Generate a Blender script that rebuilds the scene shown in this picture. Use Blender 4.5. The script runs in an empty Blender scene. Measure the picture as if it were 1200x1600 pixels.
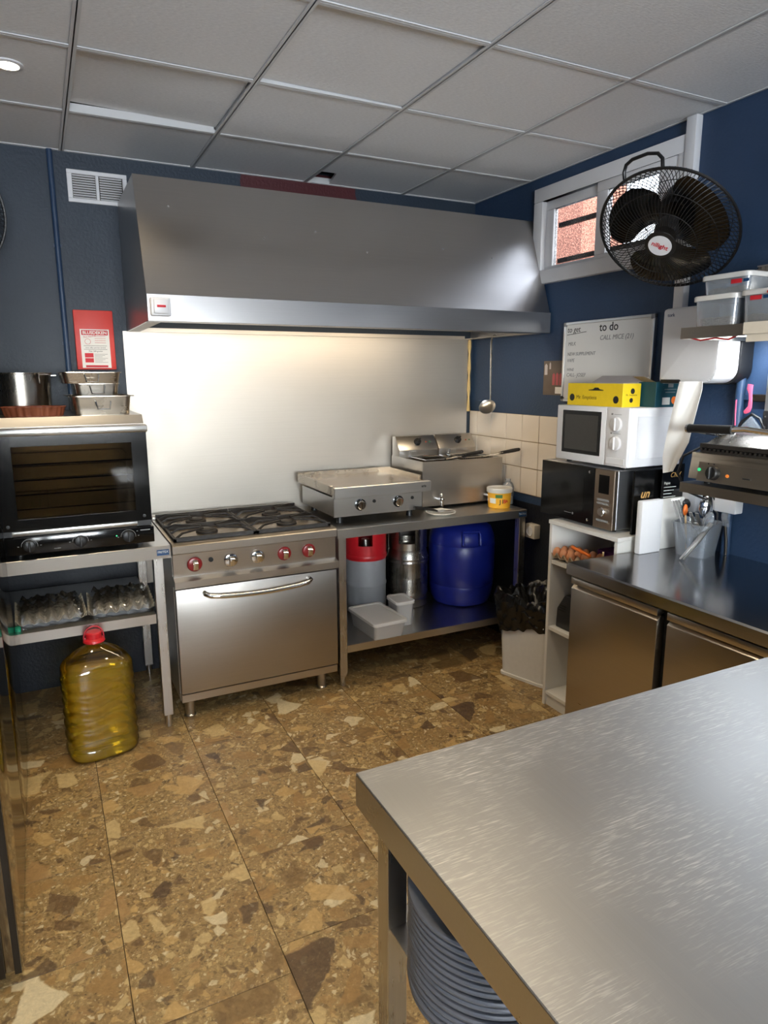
import bpy, bmesh, math, random
from mathutils import Vector, Matrix
random.seed(7)
PI = math.pi
R = math.radians
sc = bpy.context.scene
COL = sc.collection

# ------------------------------------------------------------------ camera, light, exposure
cd = bpy.data.cameras.new('camera')
cam = bpy.data.objects.new('camera', cd)
COL.objects.link(cam)
sc.camera = cam
cd.sensor_fit = 'VERTICAL'
cd.sensor_height = 36.0
cd.lens = 1067.0 / 1600.0 * 36.0
cd.clip_start = 0.02
yaw, pit, rol = 0.46205846, -0.19661345, -0.00312056
fw = Vector((math.sin(yaw) * math.cos(pit), math.cos(yaw) * math.cos(pit), math.sin(pit)))
rt = Vector((math.cos(yaw), -math.sin(yaw), 0))
up = rt.cross(fw)
r2 = math.cos(rol) * rt + math.sin(rol) * up
u2 = -math.sin(rol) * rt + math.cos(rol) * up
cam.matrix_world = Matrix(((r2.x, u2.x, -fw.x, -2.50648), (r2.y, u2.y, -fw.y, -3.76108), (r2.z, u2.z, -fw.z, 1.59648), (0, 0, 0, 1)))

sc.view_settings.view_transform = 'Standard'
sc.view_settings.look = 'None'
sc.view_settings.gamma = 1.0
sc.view_settings.exposure = 0.0
sc.view_settings.use_curve_mapping = False
sc.cycles.use_denoising = True
sc.cycles.max_bounces = 10
sc.cycles.transparent_max_bounces = 16
sc.cycles.sample_clamp_indirect = 6.0
sc.cycles.caustics_reflective = True
sc.cycles.caustics_refractive = False

world = bpy.data.worlds.new('world')
sc.world = world
world.use_nodes = True
wn = world.node_tree.nodes
bg = wn['Background']
sky = wn.new('ShaderNodeTexSky')
sky.sky_type = 'NISHITA'
sky.sun_disc = False
sky.sun_elevation = R(40)
sky.sun_rotation = R(200)
hsv = wn.new('ShaderNodeHueSaturation')
hsv.inputs['Saturation'].default_value = 0.35
world.node_tree.links.new(sky.outputs[0], hsv.inputs['Color'])
world.node_tree.links.new(hsv.outputs[0], bg.inputs[0])
bg.inputs[1].default_value = 3.0

def light(name, kind, loc, target, energy, color, **kw):
    ld = bpy.data.lights.new(name, kind)
    o = bpy.data.objects.new(name, ld)
    COL.objects.link(o)
    o.location = loc
    d = Vector(target) - Vector(loc)
    o.rotation_euler = d.to_track_quat('-Z', 'Y').to_euler()
    ld.energy = energy
    ld.color = color
    for k, v in kw.items():
        setattr(ld, k, v)
    return o

WARM = (1.0, 0.78, 0.50)
DAY = (0.82, 0.90, 1.0)
# area light added behind the camera to brighten ceiling and room
light('rear_fill_light', 'AREA', (-2.42, -6.12, 1.62), (-1.9, 0, 4.6), 84, DAY, shape='RECTANGLE', size=1.66, size_y=1.0, spread=R(115))
# helps the renderer find the sky behind the high window (gives no light of its own)
wp = light('window_portal', 'AREA', (0.10, -1.12, 2.33), (-2.0, -1.12, 2.33), 1, (1, 1, 1), shape='RECTANGLE', size=0.92, size_y=0.40)
wp.data.cycles.is_portal = True

# ------------------------------------------------------------------ mesh helpers
class MB:
    def __init__(s):
        s.v = []; s.f = []; s.m = None
    def _add(s, vs, fs):
        b = len(s.v)
        if s.m is not None:
            vs = [s.m @ Vector(q) for q in vs]
        s.v += [tuple(q) for q in vs]
        s.f += [tuple(b + i for i in f) for f in fs]
        return s
    def box(s, x0, y0, z0, x1, y1, z1, bev=0.0, seg=2):
        x0, x1 = min(x0, x1), max(x0, x1); y0, y1 = min(y0, y1), max(y0, y1); z0, z1 = min(z0, z1), max(z0, z1)
        vs = [(x0, y0, z0), (x1, y0, z0), (x1, y1, z0), (x0, y1, z0), (x0, y0, z1), (x1, y0, z1), (x1, y1, z1), (x0, y1, z1)]
        fs = [(0, 3, 2, 1), (4, 5, 6, 7), (0, 1, 5, 4), (1, 2, 6, 5), (2, 3, 7, 6), (3, 0, 4, 7)]
        if bev > 0:
            bm = bmesh.new()
            bv = [bm.verts.new(q) for q in vs]
            for f in fs: bm.faces.new([bv[i] for i in f])
            bmesh.ops.bevel(bm, geom=bm.edges[:], offset=bev, segments=seg, profile=0.5, affect='EDGES')
            bm.verts.index_update()
            vs = [tuple(q.co) for q in bm.verts]; fs = [tuple(q.index for q in f.verts) for f in bm.faces]
            bm.free()
        return s._add(vs, fs)
    def prism(s, poly, axis, a, b, bev=0.0):
        # poly: 2D points in the plane of the other two axes (in xyz order), extruded along axis from a to b
        def P(u, v, w):
            return (w, u, v) if axis == 'x' else (u, w, v) if axis == 'y' else (u, v, w)
        n = len(poly)
        vs = [P(u, v, a) for u, v in poly] + [P(u, v, b) for u, v in poly]
        fs = [tuple(range(n)), tuple(range(2 * n - 1, n - 1, -1))] + [(i, i + n, (i + 1) % n + n, (i + 1) % n) for i in range(n)]
        bm = bmesh.new()
        bv = [bm.verts.new(q) for q in vs]
        for f in fs: bm.faces.new([bv[i] for i in f])
        bmesh.ops.recalc_face_normals(bm, faces=bm.faces[:])
        if bev > 0:
            bmesh.ops.bevel(bm, geom=bm.edges[:], offset=bev, segments=2, profile=0.5, affect='EDGES')
        bm.verts.index_update()
        vs = [tuple(q.co) for q in bm.verts]; fs = [tuple(q.index for q in f.verts) for f in bm.faces]
        bm.free()
        return s._add(vs, fs)
    def lathe(s, prof, c=(0, 0, 0), n=32, axis=(0, 0, 1), sx=1.0, sy=1.0, power=None, cap=True):
        ax = Vector(axis).normalized()
        q = Vector((0, 0, 1)).rotation_difference(ax)
        c = Vector(c); vs = []; fs = []
        for r, z in prof:
            for i in range(n):
                a = 2 * PI * i / n
                ca, sa = math.cos(a), math.sin(a)
                if power:
                    k = (abs(ca) ** power + abs(sa) ** power) ** (-1.0 / power)
                    ca *= k; sa *= k
                vs.append(c + q @ Vector((r * ca * sx, r * sa * sy, z)))
        for j in range(len(prof) - 1):
            for i in range(n):
                i2 = (i + 1) % n
                fs.append((j * n + i, j * n + i2, (j + 1) * n + i2, (j + 1) * n + i))
        if cap and prof[0][0] > 1e-6: fs.append(tuple(range(n - 1, -1, -1)))
        if cap and prof[-1][0] > 1e-6: fs.append(tuple((len(prof) - 1) * n + i for i in range(n)))
        return s._add(vs, fs)
    def cyl(s, p0, p1, r0, r1=None, n=24):
        p0, p1 = Vector(p0), Vector(p1)
        r1 = r0 if r1 is None else r1
        return s.lathe([(r0, 0), (r1, (p1 - p0).length)], p0, n, p1 - p0)
    def tube(s, pts, r, n=8, closed=False, flat=None):
        pts = [Vector(p) for p in pts]
        m = len(pts); vs = []; fs = []
        ref = None
        for i, p in enumerate(pts):
            if closed: t = pts[(i + 1) % m] - pts[i - 1]
            else: t = pts[min(i + 1, m - 1)] - pts[max(i - 1, 0)]
            t.normalize()
            if ref is None:
                ref = Vector((0, 0, 1)) if abs(t.z) < 0.9 else Vector((1, 0, 0))
            u = ref - t * ref.dot(t); u.normalize(); ref = u
            w = t.cross(u)
            rr = r[i] if isinstance(r, (list, tuple)) else r
            for k in range(n):
                a = 2 * PI * k / n + PI / n
                vs.append(p + u * math.cos(a) * rr * (flat or 1) + w * math.sin(a) * rr)
        for i in range(m if closed else m - 1):
            j = (i + 1) % m
            for k in range(n):
                k2 = (k + 1) % n
                fs.append((i * n + k, i * n + k2, j * n + k2, j * n + k))
        if not closed:
            fs.append(tuple(range(n - 1, -1, -1))); fs.append(tuple((m - 1) * n + k for k in range(n)))
        return s._add(vs, fs)
    def bar(s, p0, p1, w, h):
        # square bar between two points
        return s.tube([p0, p1], max(w, h) * 0.7071, 4)
    def grid(s, nu, nv, fn, thick=0.0):
        vs = [Vector(fn(i / nu, j / nv)) for j in range(nv + 1) for i in range(nu + 1)]
        fs = [(j * (nu + 1) + i, j * (nu + 1) + i + 1, (j + 1) * (nu + 1) + i + 1, (j + 1) * (nu + 1) + i) for j in range(nv) for i in range(nu)]
        if thick:
            bm = bmesh.new()
            bv = [bm.verts.new(q) for q in vs]
            for f in fs: bm.faces.new([bv[i] for i in f])
            bm.normal_update()
            bmesh.ops.solidify(bm, geom=bm.faces[:], thickness=thick)
            bm.verts.index_update()
            vs = [q.co.copy() for q in bm.verts]; fs = [tuple(q.index for q in f.verts) for f in bm.faces]
            bm.free()
        return s._add(vs, fs)
    def ellipsoid(s, c, rx, ry, rz, n=16, m=10, rot=None):
        c = Vector(c); vs = []; fs = []
        for j in range(m + 1):
            t = PI * j / m
            for i in range(n):
                a = 2 * PI * i / n
                v = Vector((rx * math.sin(t) * math.cos(a), ry * math.sin(t) * math.sin(a), -rz * math.cos(t)))
                vs.append(c + (rot @ v if rot else v))
        for j in range(m):
            for i in range(n):
                fs.append((j * n + i, j * n + (i + 1) % n, (j + 1) * n + (i + 1) % n, (j + 1) * n + i))
        return s._add(vs, fs)
    def mesh(s, name, org=(0, 0, 0), sharp=35):
        me = bpy.data.meshes.new(name)
        ox, oy, oz = org
        me.from_pydata([(x - ox, y - oy, z - oz) for x, y, z in s.v], [], s.f)
        me.validate()
        bm = bmesh.new(); bm.from_mesh(me)
        bmesh.ops.remove_doubles(bm, verts=bm.verts[:], dist=1e-6)
        bmesh.ops.recalc_face_normals(bm, faces=bm.faces[:])
        bm.to_mesh(me); bm.free()
        for p in me.polygons: p.use_smooth = True
        me.set_sharp_from_angle(angle=R(sharp))
        return me

ORG = {}
def tag(o, label=None, cat=None, group=None, kind=None):
    if label: o['label'] = label
    if cat: o['category'] = cat
    if group: o['group'] = group
    if kind: o['kind'] = kind
    return o
def thing(name, label, cat, loc=(0, 0, 0), group=None, kind=None, rot=None):
    o = bpy.data.objects.new(name, None); COL.objects.link(o)
    o.empty_display_size = 0.05
    o.location = loc
    if rot: o.rotation_euler = rot
    ORG[o.name] = Vector(loc)
    return tag(o, label, cat, group, kind)
def part(name, mb, mat, parent, local=False, label=None, kind=None, sharp=35):
    org = (0, 0, 0) if (local or parent is None) else ORG[parent.name]
    me = mb.mesh(name, org, sharp) if isinstance(mb, MB) else mb
    o = bpy.data.objects.new(name, me); COL.objects.link(o)
    if mat is not None and not me.materials: me.materials.append(mat)
    if parent is not None:
        o.parent = parent
        ORG[o.name] = Vector(org)
    return tag(o, label, None, None, kind)
def solid(name, mb, mat, label, cat, loc=(0, 0, 0), group=None, kind=None, sharp=35):
    me = mb.mesh(name, loc, sharp)
    o = bpy.data.objects.new(name, me); COL.objects.link(o)
    me.materials.append(mat); o.location = loc
    ORG[o.name] = Vector(loc)
    return tag(o, label, cat, group, kind)
def struct(name, mb, mat, label):
    me = mb.mesh(name)
    o = bpy.data.objects.new(name, me); COL.objects.link(o)
    me.materials.append(mat); ORG[o.name] = Vector((0, 0, 0))
    return tag(o, label, None, None, 'structure')
def piece(name, me, loc, parent, rot=None):
    # an alike piece sharing mesh data; loc in world, parent at ORG
    o = bpy.data.objects.new(name, me); COL.objects.link(o)
    o.parent = parent; o.location = Vector(loc) - ORG[parent.name]
    if rot: o.rotation_euler = rot
    return o
def dup(root, loc, rotz=None, label=None):
    r = root.copy(); COL.objects.link(r); r.location = loc
    if rotz is not None: r.rotation_euler = (0, 0, rotz)
    if label: r['label'] = label
    for ch in list(root.children):
        c = ch.copy(); COL.objects.link(c); c.parent = r
        for g in ch.children:
            d = g.copy(); COL.objects.link(d); d.parent = c
    return r
def text(body, size, loc, xd, yd, mat, parent, align='LEFT', shear=0.0, name='lettering', ext=0.0003, weight=0.0):
    cu = bpy.data.curves.new(name, 'FONT')
    cu.body = body; cu.size = size; cu.align_x = align; cu.align_y = 'CENTER'
    cu.extrude = ext; cu.shear = shear; cu.offset = weight; cu.resolution_u = 3
    o = bpy.data.objects.new(name, cu); COL.objects.link(o)
    xd = Vector(xd).normalized(); yd = Vector(yd).normalized(); nd = xd.cross(yd)
    l = Vector(loc) - (ORG[parent.name] if parent else Vector())
    o.matrix_local = Matrix(((xd.x, yd.x, nd.x, l.x), (xd.y, yd.y, nd.y, l.y), (xd.z, yd.z, nd.z, l.z), (0, 0, 0, 1)))
    cu.materials.append(mat)
    if parent: o.parent = parent
    return o

# ------------------------------------------------------------------ materials
def srgb(r, g, b):
    f = lambda c: ((c / 255) / 12.92) if c / 255 <= 0.04045 else (((c / 255) + 0.055) / 1.055) ** 2.4
    return (f(r), f(g), f(b), 1.0)
def new_mat(name):
    m = bpy.data.materials.new(name); m.use_nodes = True
    nt = m.node_tree
    return m, nt.nodes, nt.links, nt.nodes['Principled BSDF']
def plain(name, col, rough=0.5, metal=0.0, bump=0.0, bscale=40.0, var=0.06, spec=None, emit=None, estr=0.0, coat=0.0):
    m, N, L, B = new_mat(name)
    tc = N.new('ShaderNodeTexCoord')
    nz = N.new('ShaderNodeTexNoise'); nz.inputs['Scale'].default_value = bscale; nz.inputs['Detail'].default_value = 4
    L.new(tc.outputs['Object'], nz.inputs['Vector'])
    mx = N.new('ShaderNodeMix'); mx.data_type = 'RGBA'
    mx.inputs[6].default_value = tuple(c * (1 - var) for c in col[:3]) + (1,)
    mx.inputs[7].default_value = tuple(min(1, c * (1 + var)) for c in col[:3]) + (1,)
    L.new(nz.outputs['Fac'], mx.inputs[0]); L.new(mx.outputs[2], B.inputs['Base Color'])
    B.inputs['Roughness'].default_value = rough; B.inputs['Metallic'].default_value = metal
    if spec is not None: B.inputs['Specular IOR Level'].default_value = spec
    if coat: B.inputs['Coat Weight'].default_value = coat
    if bump:
        bp = N.new('ShaderNodeBump'); bp.inputs['Strength'].default_value = bump; bp.inputs['Distance'].default_value = 0.01
        L.new(nz.outputs['Fac'], bp.inputs['Height']); L.new(bp.outputs[0], B.inputs['Normal'])
    if emit:
        B.inputs['Emission Color'].default_value = emit; B.inputs['Emission Strength'].default_value = estr
    return m
def steel(name, col=(0.60, 0.585, 0.56), rough=0.30, axis='x', aniso=0.5, grain=1.0, scratch=0.0, smudge=0.12):
    m, N, L, B = new_mat(name)
    tc = N.new('ShaderNodeTexCoord')
    mp = N.new('ShaderNodeMapping')
    s = {'x': (3, 260, 260), 'y': (260, 3, 260), 'z': (260, 260, 3)}[axis]
    mp.inputs['Scale'].default_value = s
    L.new(tc.outputs['Object'], mp.inputs['Vector'])
    nz = N.new('ShaderNodeTexNoise'); nz.inputs['Scale'].default_value = 1.0; nz.inputs['Detail'].default_value = 3
    L.new(mp.outputs[0], nz.inputs['Vector'])
    n2 = N.new('ShaderNodeTexNoise'); n2.inputs['Scale'].default_value = 5.0; n2.inputs['Detail'].default_value = 5
    L.new(tc.outputs['Object'], n2.inputs['Vector'])
    # roughness: grain plus smudges
    ma = N.new('ShaderNodeMath'); ma.operation = 'MULTIPLY_ADD'
    ma.inputs[1].default_value = 0.05 * grain; ma.inputs[2].default_value = rough - 0.025 * grain
    L.new(nz.outputs['Fac'], ma.inputs[0])
    mb_ = N.new('ShaderNodeMath'); mb_.operation = 'MULTIPLY_ADD'
    mb_.inputs[1].default_value = smudge * 0.9; L.new(n2.outputs['Fac'], mb_.inputs[0])
    sub = N.new('ShaderNodeMath'); sub.operation = 'SUBTRACT'; sub.inputs[1].default_value = smudge * 0.45
    L.new(ma.outputs[0], mb_.inputs[2]); L.new(mb_.outputs[0], sub.inputs[0])
    rough_out = sub.outputs[0]
    mx = N.new('ShaderNodeMix'); mx.data_type = 'RGBA'
    mx.inputs[6].default_value = tuple(c * 0.95 for c in col) + (1,)
    mx.inputs[7].default_value = tuple(min(1, c * 1.05) for c in col) + (1,)
    L.new(nz.outputs['Fac'], mx.inputs[0])
    colout = mx.outputs[2]
    bp = N.new('ShaderNodeBump'); bp.inputs['Strength'].default_value = 0.012 * grain; bp.inputs['Distance'].default_value = 0.002
    L.new(nz.outputs['Fac'], bp.inputs['Height'])
    if scratch:
        acc = None
        for k, (rz, sx) in enumerate(((0.5, 1.0), (1.1, 0.8), (0.75, 1.4), (-0.35, 1.1))):
            mp2 = N.new('ShaderNodeMapping'); mp2.inputs['Rotation'].default_value = (0, 0, rz)
            mp2.inputs['Scale'].default_value = (20 * sx, 300 * sx, 40); mp2.inputs['Location'].default_value = (k * 3.7, k * 1.3, 0)
            L.new(tc.outputs['Object'], mp2.inputs['Vector'])
            ns = N.new('ShaderNodeTexNoise'); ns.inputs['Scale'].default_value = 1.0; ns.inputs['Detail'].default_value = 2
            L.new(mp2.outputs[0], ns.inputs['Vector'])
            rp = N.new('ShaderNodeMapRange'); rp.inputs[1].default_value = 0.60; rp.inputs[2].default_value = 0.74
            L.new(ns.outputs['Fac'], rp.inputs[0])
            if acc is None: acc = rp.outputs[0]
            else:
                ad = N.new('ShaderNodeMath'); ad.operation = 'MAXIMUM'; L.new(acc, ad.inputs[0]); L.new(rp.outputs[0], ad.inputs[1]); acc = ad.outputs[0]
        gate = N.new('ShaderNodeMapRange'); gate.inputs[1].default_value = 0.38; gate.inputs[2].default_value = 0.62
        L.new(n2.outputs['Fac'], gate.inputs[0])
        g2 = N.new('ShaderNodeMath'); g2.operation = 'MULTIPLY'; L.new(acc, g2.inputs[0]); L.new(gate.outputs[0], g2.inputs[1])
        g3 = N.new('ShaderNodeMath'); g3.operation = 'MULTIPLY'; g3.inputs[1].default_value = scratch; L.new(g2.outputs[0], g3.inputs[0])
        mx3 = N.new('ShaderNodeMix'); mx3.data_type = 'RGBA'; mx3.inputs[7].default_value = (0.92, 0.90, 0.86, 1)
        L.new(g3.outputs[0], mx3.inputs[0]); L.new(colout, mx3.inputs[6]); colout = mx3.outputs[2]
        ra = N.new('ShaderNodeMath'); ra.operation = 'MULTIPLY_ADD'; ra.inputs[1].default_value = 0.25
        L.new(g3.outputs[0], ra.inputs[0]); L.new(rough_out, ra.inputs[2]); rough_out = ra.outputs[0]
    L.new(colout, B.inputs['Base Color']); L.new(rough_out, B.inputs['Roughness']); L.new(bp.outputs[0], B.inputs['Normal'])
    B.inputs['Metallic'].default_value = 1.0
    if aniso:
        B.inputs['Anisotropic'].default_value = aniso
        cx = N.new('ShaderNodeCombineXYZ')
        cx.inputs[{'x': 0, 'y': 1, 'z': 2}[axis]].default_value = 1.0
        vt = N.new('ShaderNodeVectorTransform'); vt.vector_type = 'VECTOR'; vt.convert_from = 'OBJECT'; vt.convert_to = 'WORLD'
        L.new(cx.outputs[0], vt.inputs[0]); L.new(vt.outputs[0], B.inputs['Tangent'])
    return m
def clear(name, col=(1, 1, 1), mixf=0.25, rough=0.1, body=(0.8, 0.82, 0.85), diff=0.0):
    # thin clear plastic / glass: see-through with a reflective skin and optional milky body
    m = bpy.data.materials.new(name); m.use_nodes = True
    N, L = m.node_tree.nodes, m.node_tree.links
    N.clear()
    out = N.new('ShaderNodeOutputMaterial')
    tr = N.new('ShaderNodeBsdfTransparent'); tr.inputs[0].default_value = tuple(col) + (1,)
    df = N.new('ShaderNodeBsdfPrincipled'); df.inputs['Base Color'].default_value = tuple(body) + (1,); df.inputs['Roughness'].default_value = max(rough, 0.2)
    gl = N.new('ShaderNodeBsdfGlossy'); gl.inputs['Roughness'].default_value = rough
    m1 = N.new('ShaderNodeMixShader'); m1.inputs[0].default_value = diff
    L.new(tr.outputs[0], m1.inputs[1]); L.new(df.outputs[0], m1.inputs[2])
    fr = N.new('ShaderNodeFresnel'); fr.inputs[0].default_value = 1.45
    sc_ = N.new('ShaderNodeMath'); sc_.operation = 'MULTIPLY_ADD'; sc_.inputs[1].default_value = 0.9; sc_.inputs[2].default_value = mixf * 0.1
    L.new(fr.outputs[0], sc_.inputs[0])
    m2 = N.new('ShaderNodeMixShader'); L.new(sc_.outputs[0], m2.inputs[0]); L.new(m1.outputs[0], m2.inputs[1]); L.new(gl.outputs[0], m2.inputs[2])
    L.new(m2.outputs[0], out.inputs[0])
    return m
def emission(name, col, strength):
    m = bpy.data.materials.new(name); m.use_nodes = True
    B = m.node_tree.nodes['Principled BSDF']
    B.inputs['Base Color'].default_value = tuple(0.7 * c for c in col) + (1,)
    B.inputs['Emission Color'].default_value = tuple(col) + (1,); B.inputs['Emission Strength'].default_value = strength
    return m

def mat_floor():
    m, N, L, B = new_mat('conglomerate_stone')
    tc = N.new('ShaderNodeTexCoord'); oi = N.new('ShaderNodeObjectInfo')
    vm = N.new('ShaderNodeVectorMath'); vm.operation = 'MULTIPLY_ADD'
    cmb = N.new('ShaderNodeCombineXYZ'); 
    m1 = N.new('ShaderNodeMath'); m1.operation = 'MULTIPLY'; m1.inputs[1].default_value = 37.0; L.new(oi.outputs['Random'], m1.inputs[0])
    m2 = N.new('ShaderNodeMath'); m2.operation = 'MULTIPLY'; m2.inputs[1].default_value = 91.0; L.new(oi.outputs['Random'], m2.inputs[0])
    L.new(m1.outputs[0], cmb.inputs[0]); L.new(m2.outputs[0], cmb.inputs[1])
    ad = N.new('ShaderNodeVectorMath'); ad.operation = 'ADD'; L.new(tc.outputs['Object'], ad.inputs[0]); L.new(cmb.outputs[0], ad.inputs[1])
    # distort
    nd = N.new('ShaderNodeTexNoise'); nd.inputs['Scale'].default_value = 9.0; nd.inputs['Detail'].default_value = 4
    L.new(ad.outputs[0], nd.inputs['Vector'])
    ds = N.new('ShaderNodeVectorMath'); ds.operation = 'MULTIPLY_ADD'; ds.inputs[1].default_value = (0.05, 0.05, 0.0)
    L.new(nd.outputs['Color'], ds.inputs[0]); L.new(ad.outputs[0], ds.inputs[2])
    # matrix colour: fine speckle
    nf = N.new('ShaderNodeTexNoise'); nf.inputs['Scale'].default_value = 60; nf.inputs['Detail'].default_value = 8; nf.inputs['Roughness'].default_value = 0.78
    L.new(ds.outputs[0], nf.inputs['Vector'])
    rp = N.new('ShaderNodeValToRGB'); e = rp.color_ramp.elements
    e[0].position = 0.33; e[0].color = srgb(90, 72, 44); e[1].position = 0.69; e[1].color = srgb(194, 174, 132)
    el = rp.color_ramp.elements.new(0.47); el.color = srgb(138, 114, 72)
    el = rp.color_ramp.elements.new(0.58); el.color = srgb(157, 131, 88)
    L.new(nf.outputs['Fac'], rp.inputs[0])
    col = rp.outputs[0]
    # broad patches, warmer and greyer
    nb = N.new('ShaderNodeTexNoise'); nb.inputs['Scale'].default_value = 6; nb.inputs['Detail'].default_value = 4
    L.new(ad.outputs[0], nb.inputs['Vector'])
    rb = N.new('ShaderNodeMapRange'); rb.inputs[1].default_value = 0.45; rb.inputs[2].default_value = 0.7; rb.inputs[4].default_value = 0.55
    L.new(nb.outputs['Fac'], rb.inputs[0])
    mxb = N.new('ShaderNodeMix'); mxb.data_type = 'RGBA'; mxb.inputs[7].default_value = srgb(126, 96, 56)
    L.new(rb.outputs[0], mxb.inputs[0]); L.new(col, mxb.inputs[6]); col = mxb.outputs[2]
    # clasts at several sizes
    for sc_, thr, wid, rnd, amt in ((120, 0.25, 0.10, 4.0, 0.6), (55, 0.30, 0.09, 0.0, 0.6), (24, 0.35, 0.07, 1.0, 0.65), (11, 0.40, 0.05, 2.0, 0.72), (6.0, 0.50, 0.035, 3.0, 0.8)):
        off = N.new('ShaderNodeVectorMath'); off.operation = 'ADD'; off.inputs[1].default_value = (rnd * 5.3, rnd * 2.1, 0)
        L.new(ds.outputs[0], off.inputs[0])
        vo = N.new('ShaderNodeTexVoronoi'); vo.inputs['Scale'].default_value = sc_; vo.voronoi_dimensions = '2D'
        vo.inputs['Randomness'].default_value = 1.0
        L.new(off.outputs[0], vo.inputs['Vector'])
        sp = N.new('ShaderNodeSeparateColor'); L.new(vo.outputs['Color'], sp.inputs[0])
        # angular fragments: shrunken cells, some left out, each with its own size
        ve = N.new('ShaderNodeTexVoronoi'); ve.feature = 'DISTANCE_TO_EDGE'; ve.inputs['Scale'].default_value = sc_; ve.voronoi_dimensions = '2D'
        ve.inputs['Randomness'].default_value = 1.0
        L.new(off.outputs[0], ve.inputs['Vector'])
        rad = N.new('ShaderNodeMapRange'); rad.inputs[1].default_value = thr; rad.inputs[2].default_value = 1.0; rad.inputs[3].default_value = 0.45; rad.inputs[4].default_value = 0.05
        L.new(sp.outputs['Red'], rad.inputs[0])
        nsd = N.new('ShaderNodeTexNoise'); nsd.inputs['Scale'].default_value = sc_ * 2.2; nsd.inputs['Detail'].default_value = 5
        L.new(off.outputs[0], nsd.inputs['Vector'])
        dd = N.new('ShaderNodeMath'); dd.operation = 'MULTIPLY_ADD'; dd.inputs[1].default_value = 0.26; L.new(nsd.outputs['Fac'], dd.inputs[0]); L.new(ve.outputs['Distance'], dd.inputs[2])
        dsub = N.new('ShaderNodeMath'); dsub.operation = 'SUBTRACT'; dsub.inputs[1].default_value = 0.13; L.new(dd.outputs[0], dsub.inputs[0])
        df = N.new('ShaderNodeMath'); df.operation = 'SUBTRACT'; L.new(dsub.outputs[0], df.inputs[0]); L.new(rad.outputs[0], df.inputs[1])
        mk = N.new('ShaderNodeMapRange'); mk.inputs[1].default_value = 0.0; mk.inputs[2].default_value = wid; mk.inputs[4].default_value = amt
        L.new(df.outputs[0], mk.inputs[0])
        rc = N.new('ShaderNodeValToRGB'); rc.color_ramp.interpolation = 'CONSTANT'
        ee = rc.color_ramp.elements; ee[0].color = srgb(96, 72, 46); ee[1].position = 0.89; ee[1].color = srgb(212, 196, 158)
        for pos, c in ((0.16, (150, 116, 68)), (0.34, (186, 152, 96)), (0.50, (118, 92, 56)), (0.60, (196, 170, 118)), (0.74, (160, 126, 80)), (0.81, (72, 54, 40))):
            q = rc.color_ramp.elements.new(pos); q.color = srgb(*c)
        L.new(sp.outputs['Green'], rc.inputs[0])
        # mottling inside the clast
        mm = N.new('ShaderNodeMix'); mm.data_type = 'RGBA'; mm.blend_type = 'MULTIPLY'; mm.inputs[0].default_value = 0.45
        L.new(rc.outputs[0], mm.inputs[6])
        rr = N.new('ShaderNodeMapRange'); rr.inputs[1].default_value = 0.3; rr.inputs[2].default_value = 0.6; rr.inputs[3].default_value = 0.5; rr.inputs[4].default_value = 1.05
        L.new(nf.outputs['Fac'], rr.inputs[0]); L.new(rr.outputs[0], mm.inputs[7])
        mx = N.new('ShaderNodeMix'); mx.data_type = 'RGBA'
        L.new(mk.outputs[0], mx.inputs[0]); L.new(col, mx.inputs[6]); L.new(mm.outputs[2], mx.inputs[7]); col = mx.outputs[2]
    L.new(col, B.inputs['Base Color'])
    B.inputs['Roughness'].default_value = 0.42
    bp = N.new('ShaderNodeBump'); bp.inputs['Strength'].default_value = 0.08; bp.inputs['Distance'].default_value = 0.003
    L.new(nf.outputs['Fac'], bp.inputs['Height']); L.new(bp.outputs[0], B.inputs['Normal'])
    return m

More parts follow.
